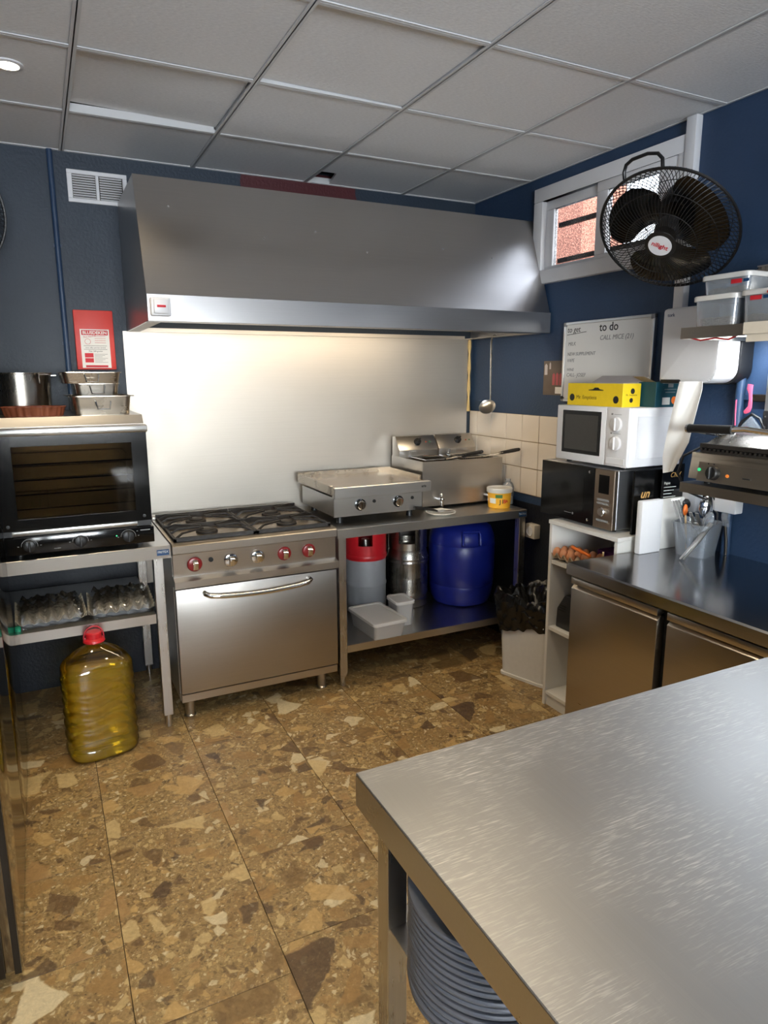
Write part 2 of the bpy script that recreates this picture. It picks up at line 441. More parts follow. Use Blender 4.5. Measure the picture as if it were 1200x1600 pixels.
def mat_wall(name, col, red=None):
    m, N, L, B = new_mat(name)
    tc = N.new('ShaderNodeTexCoord')
    n1 = N.new('ShaderNodeTexNoise'); n1.inputs['Scale'].default_value = 70; n1.inputs['Detail'].default_value = 4
    n2 = N.new('ShaderNodeTexNoise'); n2.inputs['Scale'].default_value = 4; n2.inputs['Detail'].default_value = 4
    L.new(tc.outputs['Object'], n1.inputs['Vector']); L.new(tc.outputs['Object'], n2.inputs['Vector'])
    mx = N.new('ShaderNodeMix'); mx.data_type = 'RGBA'
    mx.inputs[6].default_value = tuple(c * 0.82 for c in col[:3]) + (1,); mx.inputs[7].default_value = tuple(c * 1.18 for c in col[:3]) + (1,)
    L.new(n2.outputs['Fac'], mx.inputs[0])
    out = mx.outputs[2]
    if red:
        # an old strip of red paint left near the ceiling
        sp = N.new('ShaderNodeSeparateXYZ'); L.new(tc.outputs['Object'], sp.inputs[0])
        acc = None
        for comp, lo, hi in ((0, red[0], red[1]), (2, red[2], red[3])):
            nadd = N.new('ShaderNodeMath'); nadd.operation = 'MULTIPLY_ADD'; nadd.inputs[1].default_value = 0.10 if comp == 0 else 0.04
            L.new(n2.outputs['Fac'], nadd.inputs[0]); L.new(sp.outputs[comp], nadd.inputs[2])
            g = N.new('ShaderNodeMath'); g.operation = 'GREATER_THAN'; g.inputs[1].default_value = lo; L.new(nadd.outputs[0], g.inputs[0])
            h = N.new('ShaderNodeMath'); h.operation = 'LESS_THAN'; h.inputs[1].default_value = hi; L.new(nadd.outputs[0], h.inputs[0])
            a = N.new('ShaderNodeMath'); a.operation = 'MULTIPLY'; L.new(g.outputs[0], a.inputs[0]); L.new(h.outputs[0], a.inputs[1])
            if acc is None: acc = a.outputs[0]
            else:
                b = N.new('ShaderNodeMath'); b.operation = 'MULTIPLY'; L.new(acc, b.inputs[0]); L.new(a.outputs[0], b.inputs[1]); acc = b.outputs[0]
        mr = N.new('ShaderNodeMix'); mr.data_type = 'RGBA'; mr.inputs[7].default_value = srgb(74, 18, 24)
        L.new(acc, mr.inputs[0]); L.new(out, mr.inputs[6]); out = mr.outputs[2]
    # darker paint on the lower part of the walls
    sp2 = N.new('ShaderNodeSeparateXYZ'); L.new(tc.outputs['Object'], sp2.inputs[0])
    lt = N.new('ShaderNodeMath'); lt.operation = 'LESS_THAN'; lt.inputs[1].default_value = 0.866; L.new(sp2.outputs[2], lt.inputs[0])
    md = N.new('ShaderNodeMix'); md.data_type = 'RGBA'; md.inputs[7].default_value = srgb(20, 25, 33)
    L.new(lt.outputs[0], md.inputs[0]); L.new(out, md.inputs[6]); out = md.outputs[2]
    L.new(out, B.inputs['Base Color'])
    B.inputs['Roughness'].default_value = 0.55
    bp = N.new('ShaderNodeBump'); bp.inputs['Strength'].default_value = 0.35; bp.inputs['Distance'].default_value = 0.006
    L.new(n1.outputs['Fac'], bp.inputs['Height']); L.new(bp.outputs[0], B.inputs['Normal'])
    return m
def mat_ceiling():
    m, N, L, B = new_mat('ceiling_panel_paint')
    tc = N.new('ShaderNodeTexCoord'); mp = N.new('ShaderNodeMapping'); mp.inputs['Scale'].default_value = (60, 210, 60)
    L.new(tc.outputs['Object'], mp.inputs[0])
    n1 = N.new('ShaderNodeTexNoise'); n1.inputs['Scale'].default_value = 1; n1.inputs['Detail'].default_value = 4
    L.new(mp.outputs[0], n1.inputs['Vector'])
    oi = N.new('ShaderNodeObjectInfo')
    rp = N.new('ShaderNodeMapRange'); rp.inputs[3].default_value = 0.60; rp.inputs[4].default_value = 0.69
    L.new(oi.outputs['Random'], rp.inputs[0])
    hs = N.new('ShaderNodeMath'); hs.operation = 'MULTIPLY_ADD'; hs.inputs[1].default_value = 0.26
    L.new(n1.outputs['Fac'], hs.inputs[0]); L.new(rp.outputs[0], hs.inputs[2])
    cb = N.new('ShaderNodeCombineColor')
    L.new(hs.outputs[0], cb.inputs[0]); L.new(hs.outputs[0], cb.inputs[1]); L.new(hs.outputs[0], cb.inputs[2])
    L.new(cb.outputs[0], B.inputs['Base Color'])
    B.inputs['Roughness'].default_value = 0.6
    bp = N.new('ShaderNodeBump'); bp.inputs['Strength'].default_value = 0.4; bp.inputs['Distance'].default_value = 0.004
    L.new(n1.outputs['Fac'], bp.inputs['Height']); L.new(bp.outputs[0], B.inputs['Normal'])
    return m
def mat_pane(name):
    # obscured cast glass: pebbled, lets daylight through
    m = bpy.data.materials.new(name); m.use_nodes = True
    N, L = m.node_tree.nodes, m.node_tree.links; N.clear()
    out = N.new('ShaderNodeOutputMaterial'); tc = N.new('ShaderNodeTexCoord')
    vo = N.new('ShaderNodeTexVoronoi'); vo.inputs['Scale'].default_value = 150; L.new(tc.outputs['Object'], vo.inputs['Vector'])
    rp = N.new('ShaderNodeMapRange'); rp.inputs[1].default_value = 0.15; rp.inputs[2].default_value = 0.6; rp.inputs[3].default_value = 0.95; rp.inputs[4].default_value = 0.45
    L.new(vo.outputs['Distance'], rp.inputs[0])
    tr = N.new('ShaderNodeBsdfTransparent'); L.new(rp.outputs[0], tr.inputs[0])
    gl = N.new('ShaderNodeBsdfGlossy'); gl.inputs['Roughness'].default_value = 0.15
    mx = N.new('ShaderNodeMixShader'); mx.inputs[0].default_value = 0.06
    L.new(tr.outputs[0], mx.inputs[1]); L.new(gl.outputs[0], mx.inputs[2]); L.new(mx.outputs[0], out.inputs[0])
    return m

M = {}
M['floor'] = mat_floor()
M['grout'] = plain('dark_grout', srgb(52, 42, 30), 0.9)
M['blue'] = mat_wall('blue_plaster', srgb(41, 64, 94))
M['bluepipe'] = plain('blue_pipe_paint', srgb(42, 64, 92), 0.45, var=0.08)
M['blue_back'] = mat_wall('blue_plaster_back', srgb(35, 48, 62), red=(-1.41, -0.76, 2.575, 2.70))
M['ceil'] = mat_ceiling()
M['tbar'] = plain('painted_grid_bar', srgb(205, 205, 205), 0.4, var=0.02)
M['plenum'] = plain('plenum_dark', srgb(60, 60, 60), 0.9)
M['tile'] = plain('white_glazed_tile', srgb(228, 218, 204), 0.15, var=0.03, bscale=6)
M['tilegrout'] = plain('tile_grout', srgb(150, 132, 108), 0.9)
M['steel_x'] = steel('brushed_steel_x', axis='x')
M['steel_y'] = steel('brushed_steel_y', axis='y')
M['steel_z'] = steel('brushed_steel_z', axis='z', rough=0.28)
M['hood'] = steel('hood_steel', (0.50, 0.49, 0.48), 0.30, 'x', 0.75, smudge=0.05)
M['splash'] = steel('splash_steel', (0.50, 0.465, 0.415), 0.46, 'x', 0.3, smudge=0.2)
M['stove'] = steel('range_steel', (0.56, 0.53, 0.49), 0.30, 'x', 0.5)
M['door_st'] = steel('range_door_steel', (0.47, 0.44, 0.40), 0.38, 'x', 0.3, smudge=0.05)
M['table_top'] = steel('scratched_table_steel', (0.36, 0.36, 0.355), 0.47, 'y', 0.2, scratch=0.42, smudge=0.16)
M['counter_top'] = steel('counter_steel', (0.44, 0.44, 0.45), 0.17, 'y', 0.3, smudge=0.10)
M['fridge_st'] = steel('counter_door_steel', (0.47, 0.42, 0.35), 0.30, 'y', 0.5)
M['dark_gloss'] = steel('polished_dark_steel', (0.26, 0.24, 0.20), 0.10, 'z', 0.2, grain=0.5, smudge=0.06)
M['pan'] = steel('worn_pan_steel', (0.48, 0.42, 0.34), 0.26, 'x', 0.2, smudge=0.3)
M['chrome'] = plain('chrome', (0.78, 0.78, 0.78, 1), 0.09, 1.0)
M['iron'] = plain('cast_iron', srgb(30, 27, 25), 0.55, bump=0.2, bscale=200)
M['blackgloss'] = plain('black_gloss', srgb(12, 12, 12), 0.12, var=0.02)
M['black'] = plain('black_plastic', srgb(20, 20, 21), 0.42)
M['rubber'] = plain('black_rubber', srgb(16, 16, 16), 0.7)
M['darkmetal'] = plain('dark_profile', srgb(46, 40, 32), 0.4, 0.6)
M['white'] = plain('white_plastic', srgb(226, 226, 228), 0.35, var=0.02)
M['whitemelamine'] = plain('white_melamine', srgb(212, 210, 204), 0.45, var=0.03)
M['cream'] = plain('cream_plastic', srgb(214, 206, 190), 0.4)
M['red'] = plain('red_plastic', srgb(186, 26, 34), 0.4)
M['redbox'] = plain('red_painted_box', srgb(205, 62, 56), 0.45)
M['redring'] = plain('red_enamel_ring', srgb(120, 26, 26), 0.3)
M['paper'] = plain('paper', srgb(232, 230, 226), 0.7, var=0.03)
M['ink'] = plain('black_ink', srgb(28, 28, 30), 0.6)
M['inkfaint'] = plain('faint_marker', srgb(140, 140, 140), 0.6)
M['redink'] = plain('red_ink', srgb(198, 30, 44), 0.6)
M['whiteink'] = plain('white_ink', srgb(228, 228, 222), 0.6)
M['gold'] = plain('gold_ink', srgb(190, 148, 86), 0.5)
M['bluelabel'] = plain('blue_plate', srgb(22, 62, 104), 0.35)
M['barrel'] = plain('blue_plastic', srgb(20, 34, 124), 0.36, var=0.05)
M['greykeg'] = plain('grey_keg_jacket', srgb(142, 144, 146), 0.5)
M['keg'] = steel('keg_steel', (0.46, 0.43, 0.38), 0.28, 'z', 0.3)
M['milky'] = clear('milky_plastic', (0.93, 0.93, 0.92), 0.2, 0.25, (0.86, 0.85, 0.83), 0.55)
M['milkylid'] = clear('milky_lid', (0.93, 0.93, 0.92), 0.2, 0.3, (0.84, 0.83, 0.80), 0.82)
M['clearplastic'] = clear('clear_plastic', (0.93, 0.95, 0.98), 0.3, 0.12, (0.75, 0.82, 0.9), 0.22)
M['bag'] = plain('black_bag', srgb(14, 14, 14), 0.22, bump=0.4, bscale=30)
M['binwhite'] = plain('bin_white', srgb(214, 212, 206), 0.5)
M['egg'] = plain('brown_egg', srgb(205, 140, 98), 0.5, var=0.08, bscale=60)
M['pulp'] = plain('egg_pulp', srgb(176, 160, 136), 0.9, bump=0.3, bscale=150)
M['pulpgrey'] = plain('egg_pulp_grey', srgb(150, 138, 116), 0.9, bump=0.3, bscale=150)
M['yellow'] = plain('yellow_card', srgb(240, 206, 30), 0.5)
M['teal'] = plain('teal_card', srgb(14, 74, 88), 0.5)
M['card'] = plain('grey_card', srgb(186, 178, 176), 0.8)
M['brown'] = plain('brown_card', srgb(134, 116, 92), 0.8)
M['plate'] = plain('slate_glaze', srgb(92, 95, 102), 0.36, bump=0.08, bscale=120)
M['porcelain'] = plain('porcelain', srgb(230, 226, 216), 0.2)
M['orange'] = plain('orange_plastic', srgb(226, 112, 36), 0.4)
M['pink'] = plain('pink_plastic', srgb(238, 88, 122), 0.4)
M['purple'] = plain('purple_paper', srgb(94, 32, 96), 0.6)
M['wood'] = plain('pale_wood', srgb(206, 176, 130), 0.6)
M['terracotta'] = plain('fluted_tin', srgb(120, 62, 38), 0.45)
M['crumbs'] = plain('dry_food', srgb(176, 152, 112), 0.85, bump=0.8, bscale=120, var=0.35)
M['seam'] = plain('yellowed_sealant', srgb(206, 178, 118), 0.5)
M['pane'] = mat_pane('cast_glass')
M['glass'] = clear('door_glass', (0.96, 0.98, 0.98), 0.2, 0.03)
M['ovenglass'] = clear('oven_glass', (0.38, 0.33, 0.25), 0.5, 0.05)
M['brick'] = plain('outside_render', srgb(176, 120, 102), 0.9, bump=0.4, bscale=30)
M['greenled'] = emission('green_indicator', (0.05, 0.9, 0.35), 0.55)
M['orangeled'] = emission('orange_indicator', (1.0, 0.28, 0.04), 0.35)
M['spot'] = emission('spot_lens', (1.0, 0.86, 0.62), 14.0)
M['tubelight'] = emission('hood_tube', (1.0, 0.86, 0.64), 6.0)
M['led'] = emission('led_strip', (0.90, 0.95, 1.0), 14.0)

# ------------------------------------------------------------------ the room
XL, YR, ZC = -3.42, -6.20, 2.63
fl = struct('floor', MB().box(XL - 0.1, YR - 0.1, -0.10, 0.1, 0.1, -0.004), M['grout'], 'brown conglomerate stone tile floor')
tile_me = MB().box(-0.1990, -0.1990, -0.006, 0.1990, 0.1990, 0.0, 0.0008, 1).mesh('floor_tile'); tile_me.materials.append(M['floor'])
for i in range(-4, 6):
    xc = -2.03 + 0.4 * i + 0.2
    off = (-1.83 - 0.3 * (i + 1)) % 0.4
    for k in range(-16, 2):
        yc = off + 0.4 * k - 0.2
        x0, x1, y0, y1 = max(xc - 0.2, XL), min(xc + 0.2, 0.0), max(yc - 0.2, -5.0), min(yc + 0.2, 0.0)
        if x1 - x0 < 0.03 or y1 - y0 < 0.03: continue
        if x1 - x0 > 0.399 and y1 - y0 > 0.399:
            piece('floor_tile', tile_me, (xc, yc, 0), fl)
        else:
            me = MB().box(x0 - xc + 0.001, y0 - yc + 0.001, -0.006, x1 - xc - 0.001, y1 - yc - 0.001, 0.0, 0.0008, 1).mesh('floor_tile'); me.materials.append(M['floor'])
            piece('floor_tile', me, (xc, yc, 0), fl)

ce = struct('ceiling', MB().box(XL - 0.1, YR - 0.1, ZC + 0.12, 0.1, 0.1, ZC + 0.2), M['plenum'], 'suspended ceiling of pale grey square panels in a white grid')
GX = [XL, -2.91, -2.31, -1.71, -1.11, -0.51, 0.0]
GY = [0.0, -0.54, -1.14, -1.74, -2.34, -2.94, -3.54, -4.14, -4.74, -5.34, -5.94, YR]
SPOTS = [(-2.50, -0.90), (-1.40, -2.08), (-2.62, -2.62), (-2.50, -4.40), (-0.90, -4.40), (-1.40, -5.5)]  # first is in view; the others are unseen, added to light floor and ceiling
pm = {}
for i in range(len(GX) - 1):
    for j in range(len(GY) - 1):
        w, d = GX[i + 1] - GX[i] - 0.008, GY[j] - GY[j + 1] - 0.008
        key = (round(w, 3), round(d, 3))
        lift = 0.007
        if (i, j) == (4, 0):    # panel with a corner broken away at the back wall
            me = MB().prism([(-w / 2, -d / 2), (w / 2, -d / 2), (w / 2, d / 2), (-w / 2 + 0.14, d / 2), (-w / 2 + 0.10, d / 2 - 0.20), (-w / 2, d / 2 - 0.20)], 'z', 0, 0.014).mesh('ceiling_panel')
            me.materials.append(M['ceil'])
        elif key in pm: me = pm[key]
        else:
            me = MB().box(-w / 2, -d / 2, 0, w / 2, d / 2, 0.014, 0.002, 1).mesh('ceiling_panel'); me.materials.append(M['ceil']); pm[key] = me
        rot = None
        if (i, j) == (2, 1): lift, rot = 0.030, (R(0.5), R(1.2), 0)      # pushed up in its frame
        if (i, j) == (3, 2): lift, rot = 0.016, (R(-0.5), R(0.6), 0)
        piece('ceiling_panel', me, ((GX[i] + GX[i + 1]) / 2, (GY[j] + GY[j + 1]) / 2, ZC + lift), ce, rot)
for x in GX:
    part('grid_bar', MB().box(x - 0.012, YR, ZC, x + 0.012, 0, ZC + 0.004).box(x - 0.002, YR, ZC, x + 0.002, 0, ZC + 0.035), M['tbar'], ce)
for y in GY:
    for i in range(len(GX) - 1):
        part('grid_bar', MB().box(GX[i] + 0.012, y - 0.012, ZC + 0.0005, GX[i + 1] - 0.012, y + 0.012, ZC + 0.004).box(GX[i] + 0.012, y - 0.002, ZC, GX[i + 1] - 0.012, y + 0.002, ZC + 0.035), M['tbar'], ce)

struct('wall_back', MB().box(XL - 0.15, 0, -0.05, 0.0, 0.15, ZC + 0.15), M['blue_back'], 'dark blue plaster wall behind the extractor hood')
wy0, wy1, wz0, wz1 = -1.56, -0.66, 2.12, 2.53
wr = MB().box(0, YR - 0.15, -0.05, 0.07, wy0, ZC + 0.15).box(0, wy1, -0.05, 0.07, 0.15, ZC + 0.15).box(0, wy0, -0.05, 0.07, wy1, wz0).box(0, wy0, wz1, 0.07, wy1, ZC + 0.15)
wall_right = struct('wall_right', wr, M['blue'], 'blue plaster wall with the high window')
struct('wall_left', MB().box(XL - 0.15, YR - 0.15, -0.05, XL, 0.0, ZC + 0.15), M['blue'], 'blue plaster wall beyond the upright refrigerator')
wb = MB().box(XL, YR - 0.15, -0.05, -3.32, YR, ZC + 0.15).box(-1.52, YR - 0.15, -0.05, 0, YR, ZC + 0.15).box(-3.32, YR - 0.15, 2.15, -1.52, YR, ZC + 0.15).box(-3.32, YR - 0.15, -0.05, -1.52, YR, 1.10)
struct('wall_rear', wb, M['blue'], 'blue plaster wall behind the camera with an added wide window')
d1 = MB()  # frame of an unseen window, added around the rear fill light
for x in (-3.32, -2.45, -1.58): d1.box(x, YR - 0.10, 1.10, x + 0.06, YR - 0.04, 2.15)
d1.box(-3.26, YR - 0.10, 1.10, -1.58, YR - 0.04, 1.15).box(-3.26, YR - 0.10, 2.10, -1.58, YR - 0.04, 2.15)
wn2 = struct('added_rear_window', d1, M['tbar'], 'added unseen white framed window behind the camera')
for x in (-3.26, -2.39): part('pane', MB().box(x, YR - 0.075, 1.15, x + 0.81, YR - 0.065, 2.10), M['glass'], wn2)

# white tiles low on the right-hand wall, laid in three rows
tile_w = MB().box(-0.009, -0.0745, -0.0745, 0, 0.0745, 0.0745, 0.002, 1).mesh('wall_tile'); tile_w.materials.append(M['tile'])
part('tile_bed', MB().box(-0.0055, -1.30, 0.915, -0.0005, -0.001, 1.375), M['tilegrout'], wall_right)
half = MB().box(-0.009, -0.043, -0.0745, 0, 0.043, 0.0745, 0.002, 1).mesh('wall_tile'); half.materials.append(M['tile'])
for r in range(3):
    zc = 1.375 - 0.0755 - r * 0.1535
    piece('wall_tile', half, (-0.001, -0.045, zc), wall_right)
    for k in range(8):
        piece('wall_tile', tile_w, (-0.001, -0.0905 - 0.0765 - k * 0.153, zc), wall_right)

# ------------------------------------------------------------------ window
win = struct('window_1', MB().box(-0.03, -1.586, 2.50, 0.06, -0.61, 2.57, 0.004).box(-0.03, -1.586, 2.08, 0.06, -0.61, 2.15, 0.004)
             .box(-0.03, -0.68, 2.15, 0.06, -0.61, 2.50, 0.004).box(-0.03, -1.586, 2.15, 0.06, -1.55, 2.50, 0.004), M['white'], 'high white framed sliding window with obscured glass')
def sash(y0, y1, x0, x1, w0, w1):
    s = part('sash', MB().box(x0, y0, 2.455, x1, y1, 2.50, 0.003).box(x0, y0, 2.15, x1, y1, 2.19 - 0.02, 0.003).box(x0, y0, 2.17, x1, y0 + w0, 2.455, 0.003).box(x0, y1 - w1, 2.17, x1, y1, 2.455, 0.003), M['white'], win)
    part('pane', MB().box((x0 + x1) / 2 - 0.003, y0 + w0, 2.17, (x0 + x1) / 2 + 0.003, y1 - w1, 2.455), M['pane'], s)
sash(-1.13, -0.68, 0.0, 0.03, 0.05, 0.06)
sash(-1.55, -1.08, -0.025, -0.002, 0.10, 0.07)
for z in (2.215, 2.40):
    part('security_bar', MB().box(0.12, -1.60, z - 0.012, 0.135, -0.64, z + 0.012), M['darkmetal'], win)
struct('wall_outside', MB().box(1.0, 0.16, -0.1, 1.4, 4.0, 4.5), M['brick'], 'terracotta wall of the house next door')
solid('cable_trunking', MB().box(-0.037, -1.637, 1.45, 0, -1.587, 2.628, 0.003), M['white'], 'white plastic cable trunking running down the wall beside the window', 'trunking', (-0.015, -1.61, 1.45))

# ------------------------------------------------------------------ extractor hood
hx0, hx1 = -2.08, -0.012
hood = thing('extractor_hood', 'long sloping stainless steel extractor hood over the range and fryer', 'extractor hood', (-1.05, -0.38, 1.82))
prof = [(-0.004, 1.82), (-0.004, 2.42), (-0.58, 2.42), (-0.755, 1.925), (-0.76, 1.82)]
t = 0.006
front = MB()
front.prism([(-0.58, 2.42), (-0.755, 1.925), (-0.748, 1.923), (-0.574, 2.414)], 'x', hx0, hx1)
part('front_panel', front, M['hood'], hood)
part('lip', MB().box(hx0 - 0.001, -0.765, 1.82, hx1, -0.757, 1.926, 0.001, 1).box(hx0, -0.757, 1.82, hx1, -0.69, 1.824), steel('hood_lip_steel', (0.40, 0.40, 0.41), 0.30, 'x', 0.5, smudge=0.05), hood)
part('top_panel', MB().box(hx0, -0.58, 2.412, hx1, -0.004, 2.42), M['hood'], hood)
side = [(-0.004, 1.82), (-0.004, 2.412), (-0.577, 2.412), (-0.752, 1.925), (-0.757, 1.82)]
part('side_panel', MB().prism(side, 'x', hx0, hx0 + t), M['hood'], hood)
part('side_panel', MB().prism(side, 'x', hx1 - t, hx1), M['hood'], hood)
part('gutter', MB().box(hx0 + t, -0.69, 1.82, hx0 + 0.06, -0.004, 1.824).box(hx1 - 0.06, -0.69, 1.82, hx1 - t, -0.004, 1.824).box(hx0 + 0.06, -0.022, 1.82, hx1 - 0.06, -0.004, 1.84), M['splash'], hood)
for k in range(4):
    x0 = hx0 + 0.05 + k * 0.49
    f = MB()
    for q in range(9):
        f.prism([(-0.10 - q * 0.05, 2.02 + q * 0.03), (-0.145 - q * 0.05, 2.035 + q * 0.03), (-0.145 - q * 0.05, 2.045 + q * 0.03), (-0.10 - q * 0.05, 2.03 + q * 0.03)], 'x', x0, x0 + 0.47)
    part('grease_filter', f, M['steel_x'], hood)
lampo = part('lamp', MB().box(-1.85, -0.70, 1.90, -0.30, -0.64, 1.93, 0.004), M['white'], hood)
part('lamp_tube', MB().cyl((-1.83, -0.665, 1.885), (-0.32, -0.665, 1.885), 0.012, n=10), M['tubelight'], lampo)
light('hood_lamp_light', 'AREA', (-1.08, -0.650, 1.868), (-1.08, -0.42, 1.0), 8, (1.0, 0.80, 0.55), shape='RECTANGLE', size=1.55, size_y=0.04)
sw = part('switch_box', MB().box(-2.072, -0.800, 1.838, -1.994, -0.766, 1.91, 0.006), M['white'], hood, label='white switch box with a red rocker')
part('rocker_plate', MB().box(-2.062, -0.812, 1.846, -2.004, -0.800, 1.902, 0.004), M['white'], sw)
part('rocker', MB().box(-2.050, -0.815, 1.870, -2.016, -0.811, 1.879, 0.001), M['redink'], sw)
for x, f in ((-1.95, .25), (-1.55, .45), (-1.3, .35), (-1.05, .5), (-0.62, .4), (-0.33, .45)):
    y, z = -0.58 - 0.175 * f, 2.42 - 0.495 * f
    part('rivet', MB().lathe([(0.005, -0.002), (0.005, 0.001), (0.003, 0.003), (0, 0.0035)], (x, y, z), 10, (0, -0.94, 0.33)), M['chrome'], hood)

sp_ = thing('steel_splashback', 'plain stainless steel splashback sheet on the wall under the hood', 'splashback', (-1.07, 0, 0.5))
part('sheet', MB().box(-2.10, -0.005, 0.50, -0.036, -0.0005, 1.822), M['splash'], sp_)
part('edge_seam', MB().tube([(-0.028, -0.012, 1.822 - i * 0.045) for i in range(11)], [0.009 + 0.003 * math.sin(i * 2.1) for i in range(11)], 8), M['seam'], sp_, label='yellowed sealant seam')

vg = thing('vent_grille', 'white metal air vent grille on the blue wall beside the hood', 'vent', (-2.163, 0, 2.41))
part('vent_frame', MB().box(-2.297, -0.012, 2.41, -2.03, -0.0005, 2.428, 0.002, 1).box(-2.297, -0.012, 2.537, -2.03, -0.0005, 2.555, 0.002, 1).box(-2.297, -0.012, 2.428, -2.275, -0.0005, 2.537, 0.002, 1)
     .box(-2.05, -0.012, 2.428, -2.03, -0.0005, 2.537, 0.002, 1).box(-2.172, -0.012, 2.428, -2.158, -0.0005, 2.537, 0.002, 1), M['white'], vg)
part('vent_back', MB().box(-2.28, -0.003, 2.425, -2.045, -0.0004, 2.54), M['darkmetal'], vg)
slat = MB().prism([(-0.010, -0.004), (-0.001, 0.0045), (0.0, 0.0035), (-0.009, -0.005)], 'x', -0.050, 0.050).mesh('slat'); slat.materials.append(M['white'])
for xx in (-2.2235, -2.104):
    for k in range(10):
        piece('slat', slat, (xx, -0.001, 2.434 + k * 0.0108), vg)

solid('wall_pipe', MB().tube([(-2.363, -0.014, 1.44), (-2.363, -0.014, 2.629)], 0.013, 12).box(-2.379, -0.016, 2.2, -2.347, 0, 2.215).box(-2.379, -0.016, 1.75, -2.347, 0, 1.765), M['bluepipe'], 'thin blue painted pipe running up the wall beside the vent grille', 'pipe', (-2.363, -0.014, 1.44))

# fire blanket box
fb = thing('fire_blanket_box', 'red fire blanket box lettered BLUSDEKEN hanging on the blue wall', 'fire blanket', (-2.235, 0, 1.632))
part('box', MB().box(-2.324, -0.038, 1.632, -2.145, -0.0005, 1.915, 0.004), M['redbox'], fb)
lb = part('printed_label', MB().box(-2.300, -0.0390, 1.640, -2.168, -0.0378, 1.825), M['paper'], fb)
yl = -0.0394
part('band', MB().box(-2.294, yl, 1.797, -2.174, -0.0389, 1.820), M['redink'], lb)
text('BLUSDEKEN', 0.0205, (-2.234, yl - 0.0003, 1.808), (1, 0, 0), (0, 0, 1), M['whiteink'], lb, 'CENTER', weight=0.0006)
part('band', MB().box(-2.285, yl, 1.643, -2.183, -0.0389, 1.653), M['redink'], lb)
for z in (1.690, 1.666): part('pictogram', MB().box(-2.286, yl, z, -2.247, -0.0389, z + 0.021), M['redink'], lb)
part('print_lines', MB().box(-2.288, yl, 1.745, -2.182, -0.0389, 1.7465).box(-2.288, yl, 1.728, -2.182, -0.0389, 1.7295), M['ink'], lb)
text('Fire blanket', 0.012, (-2.286, yl, 1.786), (1, 0, 0.15), (-0.15, 0, 1), M['redink'], lb)
part('clock_ring', MB().tube([(-2.268 + 0.013 * math.cos(a * PI / 8), yl, 1.766 + 0.013 * math.sin(a * PI / 8)) for a in range(16)], 0.001, 4, True), M['redink'], lb)
for k in range(4): part('text_line', MB().box(-2.236, yl, 1.790 - k * 0.010, -2.186, -0.0389, 1.7915 - k * 0.010), M['redink'], lb)
for k in range(7): part('text_line', MB().box(-2.242, yl, 1.706 - k * 0.0066, -2.182 - (k % 3) * 0.012, -0.0389, 1.7072 - k * 0.0066), M['ink'], lb)
text('voor alle soorten brand', 0.0095, (-2.235, yl, 1.737), (1, 0, 0), (0, 0, 1), M['ink'], lb, 'CENTER')
text('Max. 200 graden', 0.0095, (-2.235, yl, 1.720), (1, 0, 0), (0, 0, 1), M['ink'], lb, 'CENTER')

# ------------------------------------------------------------------ ceiling spotlights
def spot(x, y, label, watts):
    t_ = thing('ceiling_spotlight', label, 'spotlight', (x, y, ZC + 0.007), 'recessed ceiling spotlights')
    part('trim_ring', MB().lathe([(0.036, 0), (0.048, 0), (0.048, -0.004), (0.036, -0.007), (0.036, 0)], (x, y, ZC + 0.007), 28, cap=False), M['white'], t_)
    part('lens', MB().lathe([(0.0, -0.0045), (0.0365, -0.003), (0.0365, 0.0), (0, 0.001)], (x, y, ZC + 0.007), 24), M['spot'], t_)
    l = light('spotlight_beam', 'SPOT', (x, y, ZC - 0.004), (x, y, 0), watts, (1.0, 0.80, 0.53), spot_size=R(118), spot_blend=0.7, shadow_soft_size=0.035)
for i, (x, y) in enumerate(SPOTS):
    spot(x, y, 'small round recessed ceiling spotlight, lit, in the panel next to the blue wall' if i == 0 else 'added unseen round recessed ceiling spotlight, lit, %s' % ('', 'above the foreground table', 'above the tall refrigerator', 'behind the camera beside the far end wall', 'behind the camera beside the blue side wall', 'nearest the added rear window')[i], 40 if i == 0 else 60)

